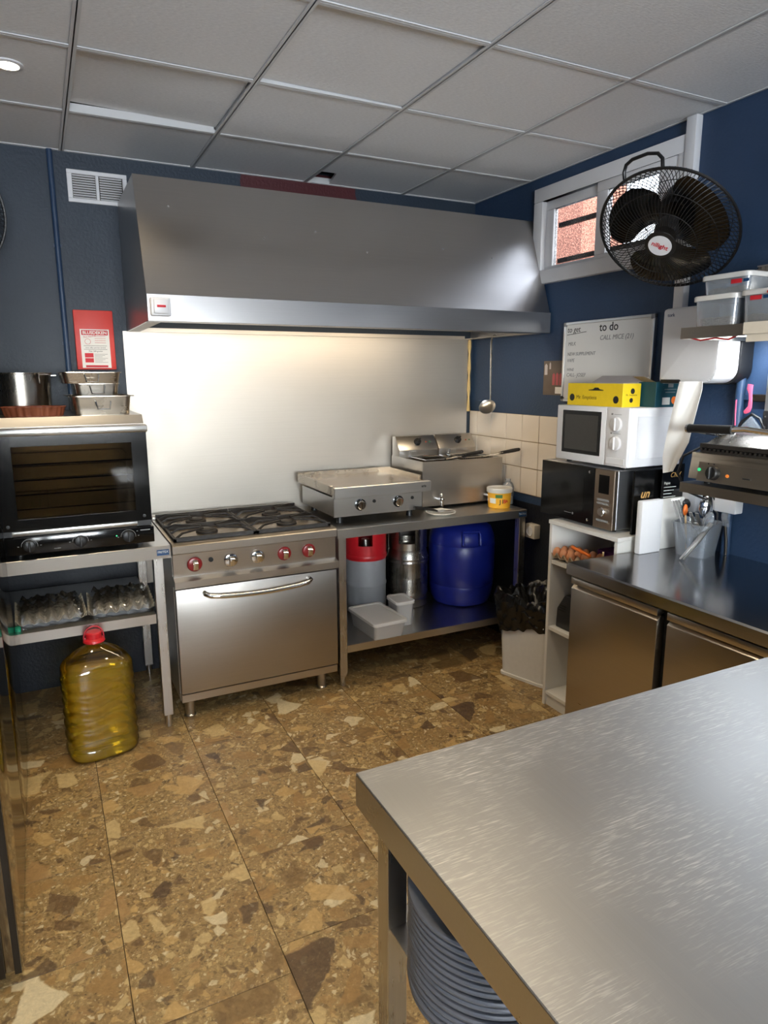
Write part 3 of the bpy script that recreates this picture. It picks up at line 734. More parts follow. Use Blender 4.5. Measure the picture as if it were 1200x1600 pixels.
# ------------------------------------------------------------------ steel work tables
def work_table(name, label, x0, x1, y0, y1, z0, z1, shelf, leg=0.042, inset=0.03, plate=None, top='steel_x', rear=True, lx0=None, lx1=None):
    t_ = thing(name, label, 'work table', ((x0 + x1) / 2, (y0 + y1) / 2, 0))
    tp = MB().box(x0, y0, z1 - 0.004, x1, y1, z1, 0.0015, 1)
    part('tabletop', tp, M[top], t_)
    part('apron', MB().box(x0, y0, z0, x1, y0 + 0.012, z1 - 0.004).box(x0, y1 - 0.012, z0, x1, y1, z1 - 0.004).box(x0, y0 + 0.012, z0, x0 + 0.012, y1 - 0.012, z1 - 0.004).box(x1 - 0.012, y0 + 0.012, z0, x1, y1 - 0.012, z1 - 0.004), M['steel_x'], t_)
    lx0 = x0 + inset if lx0 is None else lx0
    lx1 = x1 - inset if lx1 is None else lx1
    for lx in (lx0, lx1 - leg):
        for ly in (y0 + inset * 0.6, y1 - inset - leg):
            l_ = part('leg', MB().box(lx, ly, 0.06, lx + leg, ly + leg, z1 - 0.005, 0.002, 1), M['steel_z'], t_)
            part('foot', MB().cyl((lx + leg / 2, ly + leg / 2, 0.0), (lx + leg / 2, ly + leg / 2, 0.06), 0.014, 0.016, 14), M['steel_z'], l_)
    sx0, sx1, sy0, sy1, sz0, sz1 = shelf
    part('shelf', MB().box(sx0, sy0, sz1 - 0.004, sx1, sy1, sz1).box(sx0, sy0, sz0, sx1, sy0 + 0.01, sz1 - 0.004).box(sx0, sy1 - 0.01, sz0, sx1, sy1, sz1 - 0.004), M['steel_x'], t_)
    if plate:
        p_ = part('maker_plate', MB().box(plate[0], y0 - 0.002, plate[1], plate[0] + 0.052, y0, plate[1] + 0.026, 0.0008, 1), M['bluelabel'], t_, label='small blue plate')
        text('FRITEX', 0.0145, (plate[0] + 0.026, y0 - 0.0024, plate[1] + 0.015), (1, 0, 0), (0, 0, 1), M['whiteink'], p_, 'CENTER')
    return t_
tL = work_table('work_table', 'stainless steel table with a middle shelf carrying the black oven', -3.25, -2.046, -0.72, -0.02, 0.81, 0.868,
                (-3.22, -2.126, -0.715, -0.05, 0.515, 0.558), leg=0.042, inset=0.02, plate=(-2.105, 0.825), lx1=-2.079)
tR = work_table('work_table', 'stainless steel table carrying the griddle and fryer above a drum shelf', -1.236, -0.062, -0.69, -0.02, 0.798, 0.845,
                (-1.20, -0.10, -0.66, -0.05, 0.172, 0.212), leg=0.042, inset=0.005, plate=(-0.118, 0.806))

# ------------------------------------------------------------------ convection oven on the table
ov = thing('convection_oven', 'black glass convection oven with three dials on the steel table', 'oven', (-2.398, -0.40, 0.868))
ox0, ox1, oy = -2.684, -2.112, -0.695
part('body', MB().box(ox0, oy + 0.05, 0.888, ox1, -0.06, 0.97).box(ox0, oy + 0.05, 1.36, ox1, -0.06, 1.40).box(ox0, oy + 0.05, 0.97, ox0 + 0.03, -0.06, 1.36).box(ox1 - 0.03, oy + 0.05, 0.97, ox1, -0.06, 1.36).box(ox0 + 0.03, -0.10, 0.97, ox1 - 0.03, -0.06, 1.36), M['steel_x'], ov)
part('top_cover', MB().prism([(-0.06, 1.40), (oy + 0.03, 1.40), (oy + 0.055, 1.437), (-0.06, 1.437)], 'x', ox0 + 0.004, ox1 - 0.004), M['steel_x'], ov)
dr = part('door', MB().box(ox0, oy, 0.985, ox1, oy + 0.045, 1.03).box(ox0, oy, 1.325, ox1, oy + 0.045, 1.368).box(ox0, oy, 1.03, ox0 + 0.058, oy + 0.045, 1.325).box(ox1 - 0.062, oy, 1.03, ox1, oy + 0.045, 1.325), M['blackgloss'], ov)
part('door_glass', MB().box(ox0 + 0.058, oy + 0.001, 1.03, ox1 - 0.062, oy + 0.006, 1.325), M['ovenglass'], dr)
part('handle', MB().box(ox0 - 0.002, oy - 0.030, 1.368, ox1 + 0.004, oy + 0.045, 1.398, 0.005), M['steel_x'], dr, label='steel grip strip along the door top')
part('door_rail', MB().box(ox0 + 0.03, oy + 0.002, 0.962, ox1 - 0.06, oy + 0.04, 0.983, 0.003), M['steel_x'], ov)
for x in (ox0, ox1 - 0.06): part('hinge_block', MB().box(x, oy + 0.004, 0.962, x + 0.058, oy + 0.045, 0.984), M['black'], ov)
for x in (ox0 + 0.02, ox1 - 0.03): part('bolt', MB().lathe([(0.007, 0), (0.007, 0.003), (0, 0.004)], (x, oy, 1.005), 12, (0, -1, 0)), M['black'], ov)
for k, z in enumerate((1.06, 1.12, 1.18, 1.245)):
    rk = MB()
    for q in range(16): rk.tube([(ox0 + 0.045 + q * 0.032, oy + 0.07, z), (ox0 + 0.045 + q * 0.032, -0.12, z)], 0.0022, 5)
    rk.tube([(ox0 + 0.035, oy + 0.07, z), (ox1 - 0.035, oy + 0.07, z)], 0.0035, 6).tube([(ox0 + 0.035, -0.12, z), (ox1 - 0.035, -0.12, z)], 0.0035, 6)
    part('rack', rk, M['chrome'], ov)
cp = part('control_panel', MB().box(ox0, oy - 0.012, 0.888, ox1 + 0.004, oy + 0.05, 0.958, 0.003), M['blackgloss'], ov)
for kx, kz in ((-2.594, 0.924), (-2.404, 0.924), (-2.215, 0.924)):
    kb = part('dial', MB().lathe([(0.024, 0), (0.023, 0.016), (0.019, 0.018), (0, 0.018)], (kx, oy - 0.012, kz), 28, (0, -1, 0)).box(kx - 0.004, oy - 0.038, kz - 0.022, kx + 0.004, oy - 0.028, kz + 0.022, 0.002, 1), M['black'], ov)
    part('dial_scale', MB().tube([(kx + 0.030 * math.cos(R(a)), oy - 0.0122, kz + 0.028 * math.sin(R(a))) for a in range(-10, 191, 12)], 0.0011, 4), M['inkfaint'], kb)
    part('tick_marks', MB().box(kx + 0.038, oy - 0.0126, kz - 0.002, kx + 0.044, oy - 0.0119, kz).box(kx + 0.034, oy - 0.0126, kz + 0.018, kx + 0.040, oy - 0.0119, kz + 0.020).box(kx - 0.044, oy - 0.0126, kz - 0.002, kx - 0.038, oy - 0.0119, kz), M['inkfaint'], kb)
part('indicator', MB().lathe([(0.003, 0), (0.003, 0.002), (0, 0.002)], (-2.262, oy - 0.012, 0.930), 10, (0, -1, 0)), M['greenled'], ov, label='small green indicator lamp')
part('print_marks', MB().box(-2.165, oy - 0.0126, 0.943, -2.125, oy - 0.0119, 0.947).box(-2.506, oy - 0.0126, 0.902, -2.48, oy - 0.0119, 0.904), M['inkfaint'], cp)
for x in (ox0 + 0.05, ox1 - 0.05):
    for y in (oy + 0.08, -0.10): part('foot', MB().cyl((x, y, 0.868), (x, y, 0.890), 0.016, n=14), M['black'], ov)

# pans on top of the oven
def rounded_rect(w, d, r, n=5):
    pts = []
    for cx, cy, a0 in ((w / 2 - r, d / 2 - r, 0), (-w / 2 + r, d / 2 - r, 90), (-w / 2 + r, -d / 2 + r, 180), (w / 2 - r, -d / 2 + r, 270)):
        for k in range(n + 1):
            a = R(a0 + 90 * k / n); pts.append((cx + r * math.cos(a), cy + r * math.sin(a)))
    return pts
def loft(rings):
    # rings: (pts2d, z) outer to inner; closed skin between consecutive rings, first and last capped
    m = MB(); n = len(rings[0][0]); vs = []; fs = []
    for pts, z in rings: vs += [(x, y, z) for x, y in pts]
    for j in range(len(rings) - 1):
        for i in range(n):
            fs.append((j * n + i, j * n + (i + 1) % n, (j + 1) * n + (i + 1) % n, (j + 1) * n + i))
    fs.append(tuple(range(n - 1, -1, -1))); fs.append(tuple((len(rings) - 1) * n + i for i in range(n)))
    m._add(vs, fs); return m
def tray_mesh(w, d, h, r=0.02, taper=0.9, rim=0.0, th=0.003):
    a = rounded_rect(w * taper, d * taper, r); b = rounded_rect(w, d, r)
    rings = [(a, 0), (b, h)]
    if rim: rings += [(rounded_rect(w + 2 * rim, d + 2 * rim, r + rim), h - 0.001), (rounded_rect(w + 2 * rim, d + 2 * rim, r + rim), h + 0.002)]
    rings += [(rounded_rect(w - 2 * th, d - 2 * th, r), h + 0.002), (rounded_rect(w * taper - 2 * th, d * taper - 2 * th, r), th)]
    return loft(rings)
def pan(label, cx, cy, z, w, d, h, rim, hx, hw, hz, mat, rot=0.0):
    t_ = thing('roasting_pan', label, 'roasting pan', (cx, cy, z), 'pans stacked on the oven', rot=(0, 0, rot))
    part('dish', tray_mesh(w, d, h, 0.025, 0.93, rim), mat, t_, local=True)
    y = -d / 2
    part('handle', MB().tube([(hx - hw, y - 0.002, hz + 0.014), (hx - hw, y - 0.020, hz + 0.010), (hx - hw + 0.006, y - 0.024, hz - 0.020), (hx + hw - 0.006, y - 0.024, hz - 0.020), (hx + hw, y - 0.020, hz + 0.010), (hx + hw, y - 0.002, hz + 0.014)], 0.003, 8), M['chrome'], t_, local=True)
    return t_
pan('deep rectangular roasting pan with wide rim, lowest of the pan stack on the oven', -2.268, -0.42, 1.437, 0.235, 0.30, 0.078, 0.016, 0.0, 0.030, 0.045, M['pan'], R(2))
pan('shallow grey roasting pan in the middle of the pan stack on the oven', -2.280, -0.40, 1.515 + 0.002, 0.180, 0.26, 0.050, 0.004, 0.0, 0.030, 0.032, M['keg'], R(1))
pan('rounded roasting pan on top of the pan stack on the oven', -2.300, -0.40, 1.569, 0.235, 0.29, 0.046, 0.006, 0.0, 0.028, 0.026, M['pan'], R(1))
pot = thing('stew_pot', 'shiny steel cooking pot with long handle on the oven', 'pot', (-2.575, -0.31, 1.437))
part('vessel', MB().lathe([(0.0, 0), (0.112, 0), (0.118, 0.006), (0.124, 0.172), (0.130, 0.175), (0.130, 0.178), (0.121, 0.178), (0.114, 0.006), (0, 0.006)], (-2.575, -0.31, 1.437), 44), M['keg'], pot)
part('handle', MB().box(-2.452, -0.325, 1.600, -2.428, -0.305, 1.606, 0.002, 1), M['steel_x'], pot)
part('hanging_lug', MB().box(-2.50, -0.418, 1.57, -2.496, -0.412, 1.612).box(-2.50, -0.430, 1.606, -2.46, -0.412, 1.610), M['darkmetal'], pot)
bt = thing('fluted_baking_tin', 'brown fluted baking tin on the oven in front of the pot', 'baking tin', (-2.530, -0.53, 1.437))
n_ = 96
def flut(r, z, k): return [((r + k * math.cos(i * PI * 2 / n_ * 24)) * math.cos(2 * PI * i / n_), (r * 0.75 + k * math.cos(i * PI * 2 / n_ * 24)) * math.sin(2 * PI * i / n_)) for i in range(n_)], z
part('tin', loft([flut(0.108, 0, 0.0025), flut(0.118, 0.036, 0.004), flut(0.124, 0.038, 0.004), flut(0.124, 0.0395, 0.004), flut(0.114, 0.038, 0.004), flut(0.105, 0.003, 0.0025)]), M['terracotta'], bt, local=True, sharp=60)

# egg trays on the middle shelf, in clear film
def egg_tray_mesh(nx, ny, p=0.046, h=0.05):
    k = 6
    def fn(u, v):
        x = u * nx * p; y = v * ny * p
        z = 0.026 + 0.020 * math.cos(2 * PI * x / p) * 1.0 * 0.5 + 0.020 * math.cos(2 * PI * y / p) * 0.5
        z += 0.006 * (math.cos(2 * PI * x / p) * math.cos(2 * PI * y / p))
        e = min(x, y, nx * p - x, ny * p - y)
        return (x - nx * p / 2, y - ny * p / 2, max(0.001, z * 0.85))
    return MB().grid(nx * k, ny * k, fn, 0.0025)
etm = egg_tray_mesh(6, 6)
film = clear('cling_film', (0.95, 0.95, 0.95), 0.6, 0.08)
def film_mesh(w, d, h):
    rnd = random.Random(3)
    ph = [rnd.uniform(0, 6) for _ in range(6)]
    def fn(u, v):
        x = (u - 0.5) * w; y = (v - 0.5) * d
        e = min(1, 9 * min(u, 1 - u, v, 1 - v))
        z = h * e ** 0.5 + 0.008 * math.sin(31 * u + ph[0] + 7 * v) * math.sin(23 * v + ph[1]) * e + 0.005 * math.sin(60 * u * v + ph[2]) * e
        return (x, y, 0.003 + max(0.0, z))
    return MB().grid(36, 24, fn)
for cx, lab, rz in ((-2.545, 'grey egg tray in cling film on the shelf under the oven, above the oil bottle', 0.03), (-2.256, 'grey cardboard egg tray at the shelf end next to the gas range', -0.04)):
    t_ = thing('egg_tray', lab, 'egg tray', (cx, -0.52, 0.558), 'egg trays under the oven', rot=(0, 0, rz))
    part('tray', etm, M['pulpgrey'], t_, local=True)
    part('film', film_mesh(0.27, 0.30, 0.062), film, t_, local=True)
solid('green_stopper', MB().lathe([(0.012, 0), (0.012, 0.018), (0.010, 0.020), (0, 0.020)], (-2.672, -0.67, 0.558), 20), plain('green_cap', srgb(30, 140, 105), 0.4), 'small green stopper on the shelf beside the egg tray', 'stopper', (-2.672, -0.67, 0.558))

# ------------------------------------------------------------------ oil bottle on the floor
def superring(rx, ry, p, z, n=48, wob=0.0, ph=0.0):
    out = []
    for i in range(n):
        a = 2 * PI * i / n; c, s_ = math.cos(a), math.sin(a)
        k = (abs(c) ** p + abs(s_) ** p) ** (-1 / p)
        out.append((rx * c * k * (1 + wob), ry * s_ * k * (1 + wob)))
    return out, z
def bottle_rings(sc_=1.0, zmax=0.515):
    rings = []
    N_ = 72
    for j in range(N_ + 1):
        z = zmax * j / N_
        if z < 0.03: f = 0.82 + 0.18 * math.sqrt(max(0, 1 - (1 - z / 0.03) ** 2))
        elif z < 0.39: f = 1.0
        elif z < 0.49: f = 0.26 + 0.74 * math.cos((z - 0.39) / 0.10 * PI / 2) ** 0.8
        else: f = 0.25
        ribs = 0.020 * math.sin((z - 0.03) * 2 * PI / 0.050) if 0.04 < z < 0.36 else 0
        rings.append((superring(0.140 * sc_ * f, 0.104 * sc_ * f, 3.6 if z < 0.39 else 3.6 - 1.6 * min(1, (z - 0.39) / 0.09), z, 64, ribs)))
    return rings
oil = thing('oil_bottle', 'large ribbed plastic bottle of yellow cooking oil with red cap on the floor', 'oil bottle', (-2.390, -0.775, 0.0), rot=(0, 0, R(8)))
def wavy(rings, amp):
    out = []
    for pts, z in rings:
        out.append((pts, z))
    return out
def bottle_mesh(rings, amp):
    m = MB(); n = len(rings[0][0]); vs = []; fs = []
    for pts, z in rings:
        for x, y in pts:
            w = 0.014 * math.sin(x * 30) if 0.05 < z < 0.36 else 0
            vs.append((x, y, z + w * amp * min(1, (z - 0.05) / 0.03) * min(1, (0.36 - z) / 0.03) if w else z))
    for j in range(len(rings) - 1):
        for i in range(n):
            fs.append((j * n + i, j * n + (i + 1) % n, (j + 1) * n + (i + 1) % n, (j + 1) * n + i))
    fs.append(tuple(range(n - 1, -1, -1))); fs.append(tuple((len(rings) - 1) * n + i for i in range(n)))
    m._add(vs, fs); return m
pet = clear('bottle_plastic', (0.98, 0.98, 0.95), 0.5, 0.06)
oilm = clear('cooking_oil', (0.96, 0.78, 0.16), 0.5, 0.06, (0.85, 0.56, 0.03), 0.20)
part('bottle', bottle_mesh(bottle_rings(), 1.0), pet, oil, local=True, sharp=80)
part('oil', bottle_mesh([(p_, z + 0.003) for p_, z in bottle_rings(0.985, 0.405)], 1.0), oilm, oil, local=True, sharp=80, label='yellow oil')
cp_ = part('cap', MB().lathe([(0.040, 0.500), (0.044, 0.504), (0.041, 0.513), (0.032, 0.518), (0.032, 0.540), (0.028, 0.545), (0, 0.545)], (0, 0, 0), 32), M['red'], oil, local=True)
part('carry_ring', MB().tube([(0.040 * math.cos(a), -0.012 * math.sin(a) * 0 + 0.0, 0.512 + 0.055 * math.sin(a) ** 0.8) for a in [PI * k / 14 for k in range(15)]], 0.0032, 6), plain('carry_ring_red', srgb(170, 44, 54), 0.4), oil, local=True)

# ------------------------------------------------------------------ tall polished refrigerator at the edge of the frame
fr = thing('upright_refrigerator', 'tall polished dark steel refrigerator standing beside the oven table', 'refrigerator', (-3.05, -1.23, 0))
part('body', MB().box(-3.40, -1.93, 0.10, -2.76, -0.74, 1.98, 0.004, 1), M['dark_gloss'], fr)
for y0, y1 in ((-1.945, -1.345), (-1.337, -0.737)):
    d_ = part('door', MB().box(-2.745, y0, 0.05, -2.682, y1, 1.97, 0.004), M['dark_gloss'], fr)
    part('gasket', MB().box(-2.76, y0 + 0.01, 0.055, -2.745, y1 - 0.01, 1.965), M['rubber'], d_)
part('door_edge_profile', MB().box(-2.735, -1.953, 0.045, -2.722, -1.945, 1.97).box(-2.700, -1.951, 0.045, -2.684, -1.945, 1.97), M['darkmetal'], fr)
for x in (-3.34, -2.82):
    for y in (-1.87, -0.80): part('foot', MB().cyl((x, y, 0), (x, y, 0.10), 0.022, n=14), M['rubber'], fr)

# ------------------------------------------------------------------ gas range
gr = thing('gas_range', 'stainless steel four-burner gas range with oven door', 'gas range', (-1.64, -0.37, 0))
gx0, gx1 = -2.036, -1.246
part('body', MB().box(gx0, -0.66, 0.10, gx1, -0.035, 0.80), M['stove'], gr)
part('hob', MB().prism([(-0.035, 0.80), (-0.035, 0.862), (-0.69, 0.862), (-0.705, 0.852), (-0.705, 0.818), (-0.665, 0.80)], 'x', gx0, gx1), M['stove'], gr)
part('hob_well', MB().box(gx0 + 0.02, -0.655, 0.861, gx1 - 0.02, -0.11, 0.8635), steel('stained_well', (0.44, 0.36, 0.27), 0.30, 'x', 0.2, smudge=0.3), gr)
part('control_panel', MB().prism([(-0.66, 0.80), (-0.690, 0.818), (-0.684, 0.70), (-0.66, 0.70)], 'x', gx0 + 0.002, gx1 - 0.002), M['stove'], gr)
part('ledge', MB().prism([(-0.66, 0.708), (-0.690, 0.703), (-0.722, 0.692), (-0.722, 0.660), (-0.66, 0.656)], 'x', gx0 - 0.001, gx1 + 0.001), M['stove'], gr)
dr = part('oven_door', MB().box(gx0 + 0.002, -0.700, 0.142, gx1 - 0.002, -0.662, 0.648, 0.004), M['door_st'], gr)
hp = [(-1.905, -0.700, 0.622), (-1.905, -0.722, 0.620), (-1.885, -0.738, 0.612)] + [(-1.885 + 0.47 * k / 10, -0.740 - 0.006 * math.sin(PI * k / 10), 0.610 - 0.012 * math.sin(PI * k / 10)) for k in range(1, 10)] + [(-1.415, -0.738, 0.612), (-1.395, -0.722, 0.620), (-1.395, -0.700, 0.622)]
part('handle', MB().tube(hp, 0.0115, 12), M['chrome'], dr, label='curved steel bar handle')
part('kick_panel', MB().box(gx0 + 0.002, -0.690, 0.096, gx1 - 0.002, -0.662, 0.134, 0.002, 1), M['stove'], gr)
for x in (gx0 + 0.045, gx1 - 0.07):
    for y in (-0.63, -0.08): part('foot', MB().lathe([(0.026, 0), (0.028, 0.006), (0.022, 0.012), (0.027, 0.10)], (x, y, 0), 20), M['stove'], gr)
for x, red in ((-1.941, 1), (-1.775, 0), (-1.648, 0), (-1.516, 1), (-1.392, 1)):
    yk = -0.687
    k_ = part('knob', MB().lathe([(0.032, 0.0), (0.034, 0.010), (0.030, 0.016), (0.024, 0.018), (0, 0.018)], (x, yk, 0.760), 28, (0, -1, 0)), M['redring'] if red else M['chrome'], gr, label='gas knob with red ring' if red else 'plain chrome gas knob')
    part('grip', MB().prism([(yk - 0.016, 0.742), (yk - 0.036, 0.738), (yk - 0.044, 0.770), (yk - 0.020, 0.784)], 'x', x - 0.012, x + 0.012, 0.003), M['chrome'], k_)
part('igniter_button', MB().lathe([(0.011, 0), (0.011, 0.006), (0, 0.007)], (-1.866, -0.687, 0.772), 14, (0, -1, 0)), M['rubber'], gr)
# rear flue with slots
rv = part('rear_flue', MB().box(gx0, -0.10, 0.862, gx1, -0.035, 0.880, 0.003, 1), M['stove'], gr)
for k in range(26):
    x = gx0 + 0.09 + k * 0.024 + (0.03 if k > 12 else 0)
    part('slot', MB().prism([(x, -0.090), (x + 0.010, -0.090), (x + 0.014, -0.055), (x + 0.004, -0.055)], 'z', 0.8795, 0.8808), M['rubber'], rv)
# burners and pan supports
for bx in (-1.84, -1.44):
    for by in (-0.51, -0.25):
        b_ = part('burner', MB().lathe([(0.052, 0.8635), (0.050, 0.873), (0.036, 0.876), (0.036, 0.880), (0.030, 0.884), (0, 0.885)], (bx, by, 0), 28), M['iron'], gr)
for sx0, sx1 in ((gx0 + 0.016, -1.643), (-1.639, gx1 - 0.016)):
    m = MB()
    y0, y1, z0, z1 = -0.662, -0.112, 0.8635, 0.898
    b = 0.012
    m.box(sx0, y0, z0, sx1, y0 + b, z0 + 0.018).box(sx0, y1 - b, z0, sx1, y1, z1 - 0.006).box(sx0, y0, z0, sx0 + b, y1, z0 + 0.014).box(sx1 - b, y0, z0, sx1, y1, z0 + 0.014)
    ym = (y0 + y1) / 2
    m.box(sx0, ym - b / 2, z0, sx1, ym + b / 2, z0 + 0.022)
    xm = (sx0 + sx1) / 2
    for yc in ((y0 + ym) / 2, (y1 + ym) / 2):
        for dx, dy in ((-1, -1), (1, -1), (-1, 1), (1, 1), (-1, 0), (1, 0)):
            ex, ey = xm + dx * (sx1 - sx0) * 0.48, yc + dy * 0.128
            ix, iy = xm + dx * 0.035, yc + dy * 0.03
            for k in range(1):
                m.tube([(ex, ey, z0 + 0.012), (ex * 0.75 + ix * 0.25, ey * 0.75 + iy * 0.25, z1 - 0.004), (ix, iy, z1 - 0.004)], 0.0058, 4)
    part('pan_support', m, M['iron'], gr)

# ------------------------------------------------------------------ griddle
ZT = 0.845
gd = thing('gas_griddle', 'stainless steel countertop griddle with two chrome knobs', 'griddle', (-0.95, -0.33, ZT))
g0, g1, gy0, gy1 = -1.205, -0.690, -0.575, -0.10
part('body', MB().box(g0, gy0 + 0.01, 0.885, g1, gy1, 0.985), M['steel_x'], gd)
part('control_panel', MB().box(g0 - 0.002, gy0, 0.882, g1 + 0.002, gy0 + 0.012, 0.985, 0.002, 1), M['steel_x'], gd)
part('fascia', MB().box(g0 - 0.006, gy0 - 0.022, 0.982, g1 + 0.045, gy0 + 0.012, 1.040, 0.003, 1), M['steel_x'], gd)
gp = steel('griddle_plate', (0.58, 0.48, 0.38), 0.24, 'x', 0.3, smudge=0.3)
part('hot_plate', MB().box(g0 - 0.006, gy0 + 0.012, 0.995, g1 + 0.045, gy1, 1.034, 0.002, 1), gp, gd)
part('splash_guard', MB().box(g0 - 0.022, gy0 - 0.004, 1.004, g0 - 0.006, gy1, 1.050, 0.002, 1).box(g1 + 0.045, gy0 + 0.10, 1.010, g1 + 0.052, gy1, 1.055).box(g0 - 0.022, gy1, 1.004, g1 + 0.052, gy1 + 0.012, 1.058), M['pan'], gd)
for x in (-1.060, -0.838):
    k_ = part('knob', MB().lathe([(0.030, 0), (0.031, 0.010), (0.024, 0.013), (0, 0.013)], (x, gy0, 0.940), 28, (0, -1, 0)), M['blackgloss'], gd)
    part('grip', MB().lathe([(0.023, 0.012), (0.023, 0.024), (0.020, 0.027), (0, 0.027)], (x, gy0, 0.940), 24, (0, -1, 0)).box(x - 0.007, gy0 - 0.038, 0.918, x + 0.007, gy0 - 0.024, 0.962, 0.003, 1), M['chrome'], k_)
for x in (-0.978, -0.750): part('igniter_button', MB().lathe([(0.009, 0), (0.009, 0.005), (0, 0.006)], (x, gy0, 0.952), 14, (0, -1, 0)), M['rubber'], gd)
text('aris', 0.020, (-0.690, gy0 - 0.0225, 1.014), (1, 0, 0), (0, 0, 1), M['ink'], gd, 'CENTER', weight=0.0004)
for x in (g0 + 0.05, g1 - 0.05):
    for y in (gy0 + 0.05, gy1 - 0.05): part('foot', MB().cyl((x, y, ZT), (x, y, 0.886), 0.018, 0.015, 16), M['black'], gd)

# ------------------------------------------------------------------ double fryer
fy = thing('double_fryer', 'stainless steel double countertop fryer with two baskets', 'fryer', (-0.32, -0.28, ZT))
f0, f1, fy0, fy1 = -0.600, -0.050, -0.425, -0.040
wall_ = MB().box(f0, fy0, 0.862, f1, fy0 + 0.006, 1.118, 0.001, 1).box(f0, fy0 + 0.006, 0.862, f0 + 0.006, fy1, 1.118).box(f1 - 0.006, fy0 + 0.006, 0.862, f1, fy1, 1.118).box(f0 + 0.006, fy1 - 0.006, 0.862, f1 - 0.006, fy1, 1.118).box(f0, fy0, 0.860, f1, fy1, 0.864)
part('body', wall_, M['stove'], fy)
deck = MB()
for a, b in ((f0 + 0.004, f0 + 0.030), (-0.340, -0.310), (f1 - 0.030, f1 - 0.004)): deck.box(a, fy0 + 0.004, 1.108, b, -0.14, 1.112)
deck.box(f0 + 0.03, fy0 + 0.004, 1.108, f1 - 0.03, fy0 + 0.03, 1.112).box(f0 + 0.03, -0.165, 1.108, f1 - 0.03, -0.14, 1.112)
part('deck', deck, M['stove'], fy)
oilfry = plain('frying_oil', srgb(120, 84, 36), 0.05)
for wx0, wx1 in ((f0 + 0.03, -0.340), (-0.310, f1 - 0.03)):
    part('well', MB().box(wx0, fy0 + 0.03, 1.03, wx1, -0.165, 1.034).box(wx0 - 0.002, fy0 + 0.028, 0.95, wx0, -0.163, 1.11).box(wx1, fy0 + 0.028, 0.95, wx1 + 0.002, -0.163, 1.11).box(wx0, fy0 + 0.028, 0.95, wx1, fy0 + 0.03, 1.11).box(wx0, -0.165, 0.95, wx1, -0.163, 1.11), M['pan'], fy)
for hx_, hx2, kx in ((f0 + 0.002, -0.330, -0.462), (-0.320, f1 - 0.002, -0.172)):
    h_ = part('control_head', MB().prism([(-0.135, 1.100), (-0.142, 1.155), (-0.085, 1.236), (-0.045, 1.236), (-0.045, 1.0), (-0.135, 1.0)], 'x', hx_, hx2, 0.002), M['stove'], fy)
    nrm = Vector((0, -0.081, 0.057)).normalized()
    c_ = Vector((kx, -0.112, 1.1985))
    part('knob', MB().lathe([(0.022, 0), (0.020, 0.018), (0.018, 0.020), (0, 0.020)], c_, 24, nrm), M['black'], h_)
    kb2 = MB(); kb2.m = Matrix.Translation(c_ + nrm * 0.023) @ nrm.to_track_quat('Z', 'Y').to_matrix().to_4x4() @ Matrix.Rotation(0.7, 4, 'Z')
    part('knob_grip', kb2.box(-0.021, -0.005, -0.004, 0.021, 0.005, 0.006, 0.002, 1), M['black'], h_)
    for k, mt in ((0.062, 'orangeled'), (0.088, 'greenled')):
        part('indicator', MB().lathe([(0.004, 0), (0.004, 0.002), (0, 0.003)], c_ + Vector((k, 0, 0)), 10, nrm), plain('lamp_cap_' + mt, srgb(190, 70, 40) if mt == 'orangeled' else srgb(50, 130, 90), 0.3), h_)
    part('element_guard', MB().box(hx_ + 0.06, -0.165, 1.118, hx_ + 0.19, -0.137, 1.125).box(hx_ + 0.07, -0.16, 1.112, hx_ + 0.11, -0.137, 1.150), M['steel_x'], h_)
# baskets rest in the wells
for bx0, bx1 in ((f0 + 0.045, -0.350), (-0.298, f1 - 0.042)):
    bk = thing('fryer_basket', 'wire fryer basket with black grip in the well next to the griddle' if bx0 < -0.4 else 'wire fryer basket with black grip in the well next to the tiled wall', 'fryer basket', ((bx0 + bx1) / 2, -0.29, 1.034), 'fryer baskets')
    by0, by1, z0, z1 = fy0 + 0.042, -0.185, 1.036, 1.122
    m = MB()
    m.tube([(bx0, by0, z1), (bx1, by0, z1), (bx1, by1, z1), (bx0, by1, z1)], 0.0035, 6, True)
    m.tube([(bx0, by0, z0), (bx1, by0, z0), (bx1, by1, z0), (bx0, by1, z0)], 0.0025, 6, True)
    part('rim', m, M['chrome'], bk)
    m = MB(); nx = 16
    for k in range(nx + 1):
        x = bx0 + (bx1 - bx0) * k / nx
        m.tube([(x, by0, z1), (x, by0, z0), (x, by1, z0), (x, by1, z1)], 0.0010, 4)
    for k in range(nx + 1):
        y = by0 + (by1 - by0) * k / nx
        m.tube([(bx0, y, z1), (bx0, y, z0), (bx1, y, z0), (bx1, y, z1)], 0.0010, 4)
    for k in range(1, 6):
        z = z0 + (z1 - z0) * k / 6
        m.tube([(bx0, by0, z), (bx1, by0, z), (bx1, by1, z), (bx0, by1, z)], 0.0010, 4, True)
    part('wire_mesh', m, M['chrome'], bk, kind='stuff')
    hx = bx0 + 0.145
    part('handle_wire', MB().tube([(hx - 0.02, by0, z1), (hx + 0.02, by0 - 0.05, z1 + 0.018), (hx + 0.055, by0 - 0.115, z1 + 0.034)], 0.003, 6).tube([(hx + 0.02, by0, z1), (hx + 0.042, by0 - 0.05, z1 + 0.016), (hx + 0.065, by0 - 0.110, z1 + 0.032)], 0.003, 6), M['chrome'], bk)
    part('grip', MB().tube([(hx + 0.045, by0 - 0.085, z1 + 0.026), (hx + 0.055, by0 - 0.10, z1 + 0.030), (hx + 0.095, by0 - 0.165, z1 + 0.048), (hx + 0.11, by0 - 0.19, z1 + 0.055), (hx + 0.113, by0 - 0.195, z1 + 0.056)], [0.006, 0.010, 0.0115, 0.010, 0.005], 12), M['black'], bk)
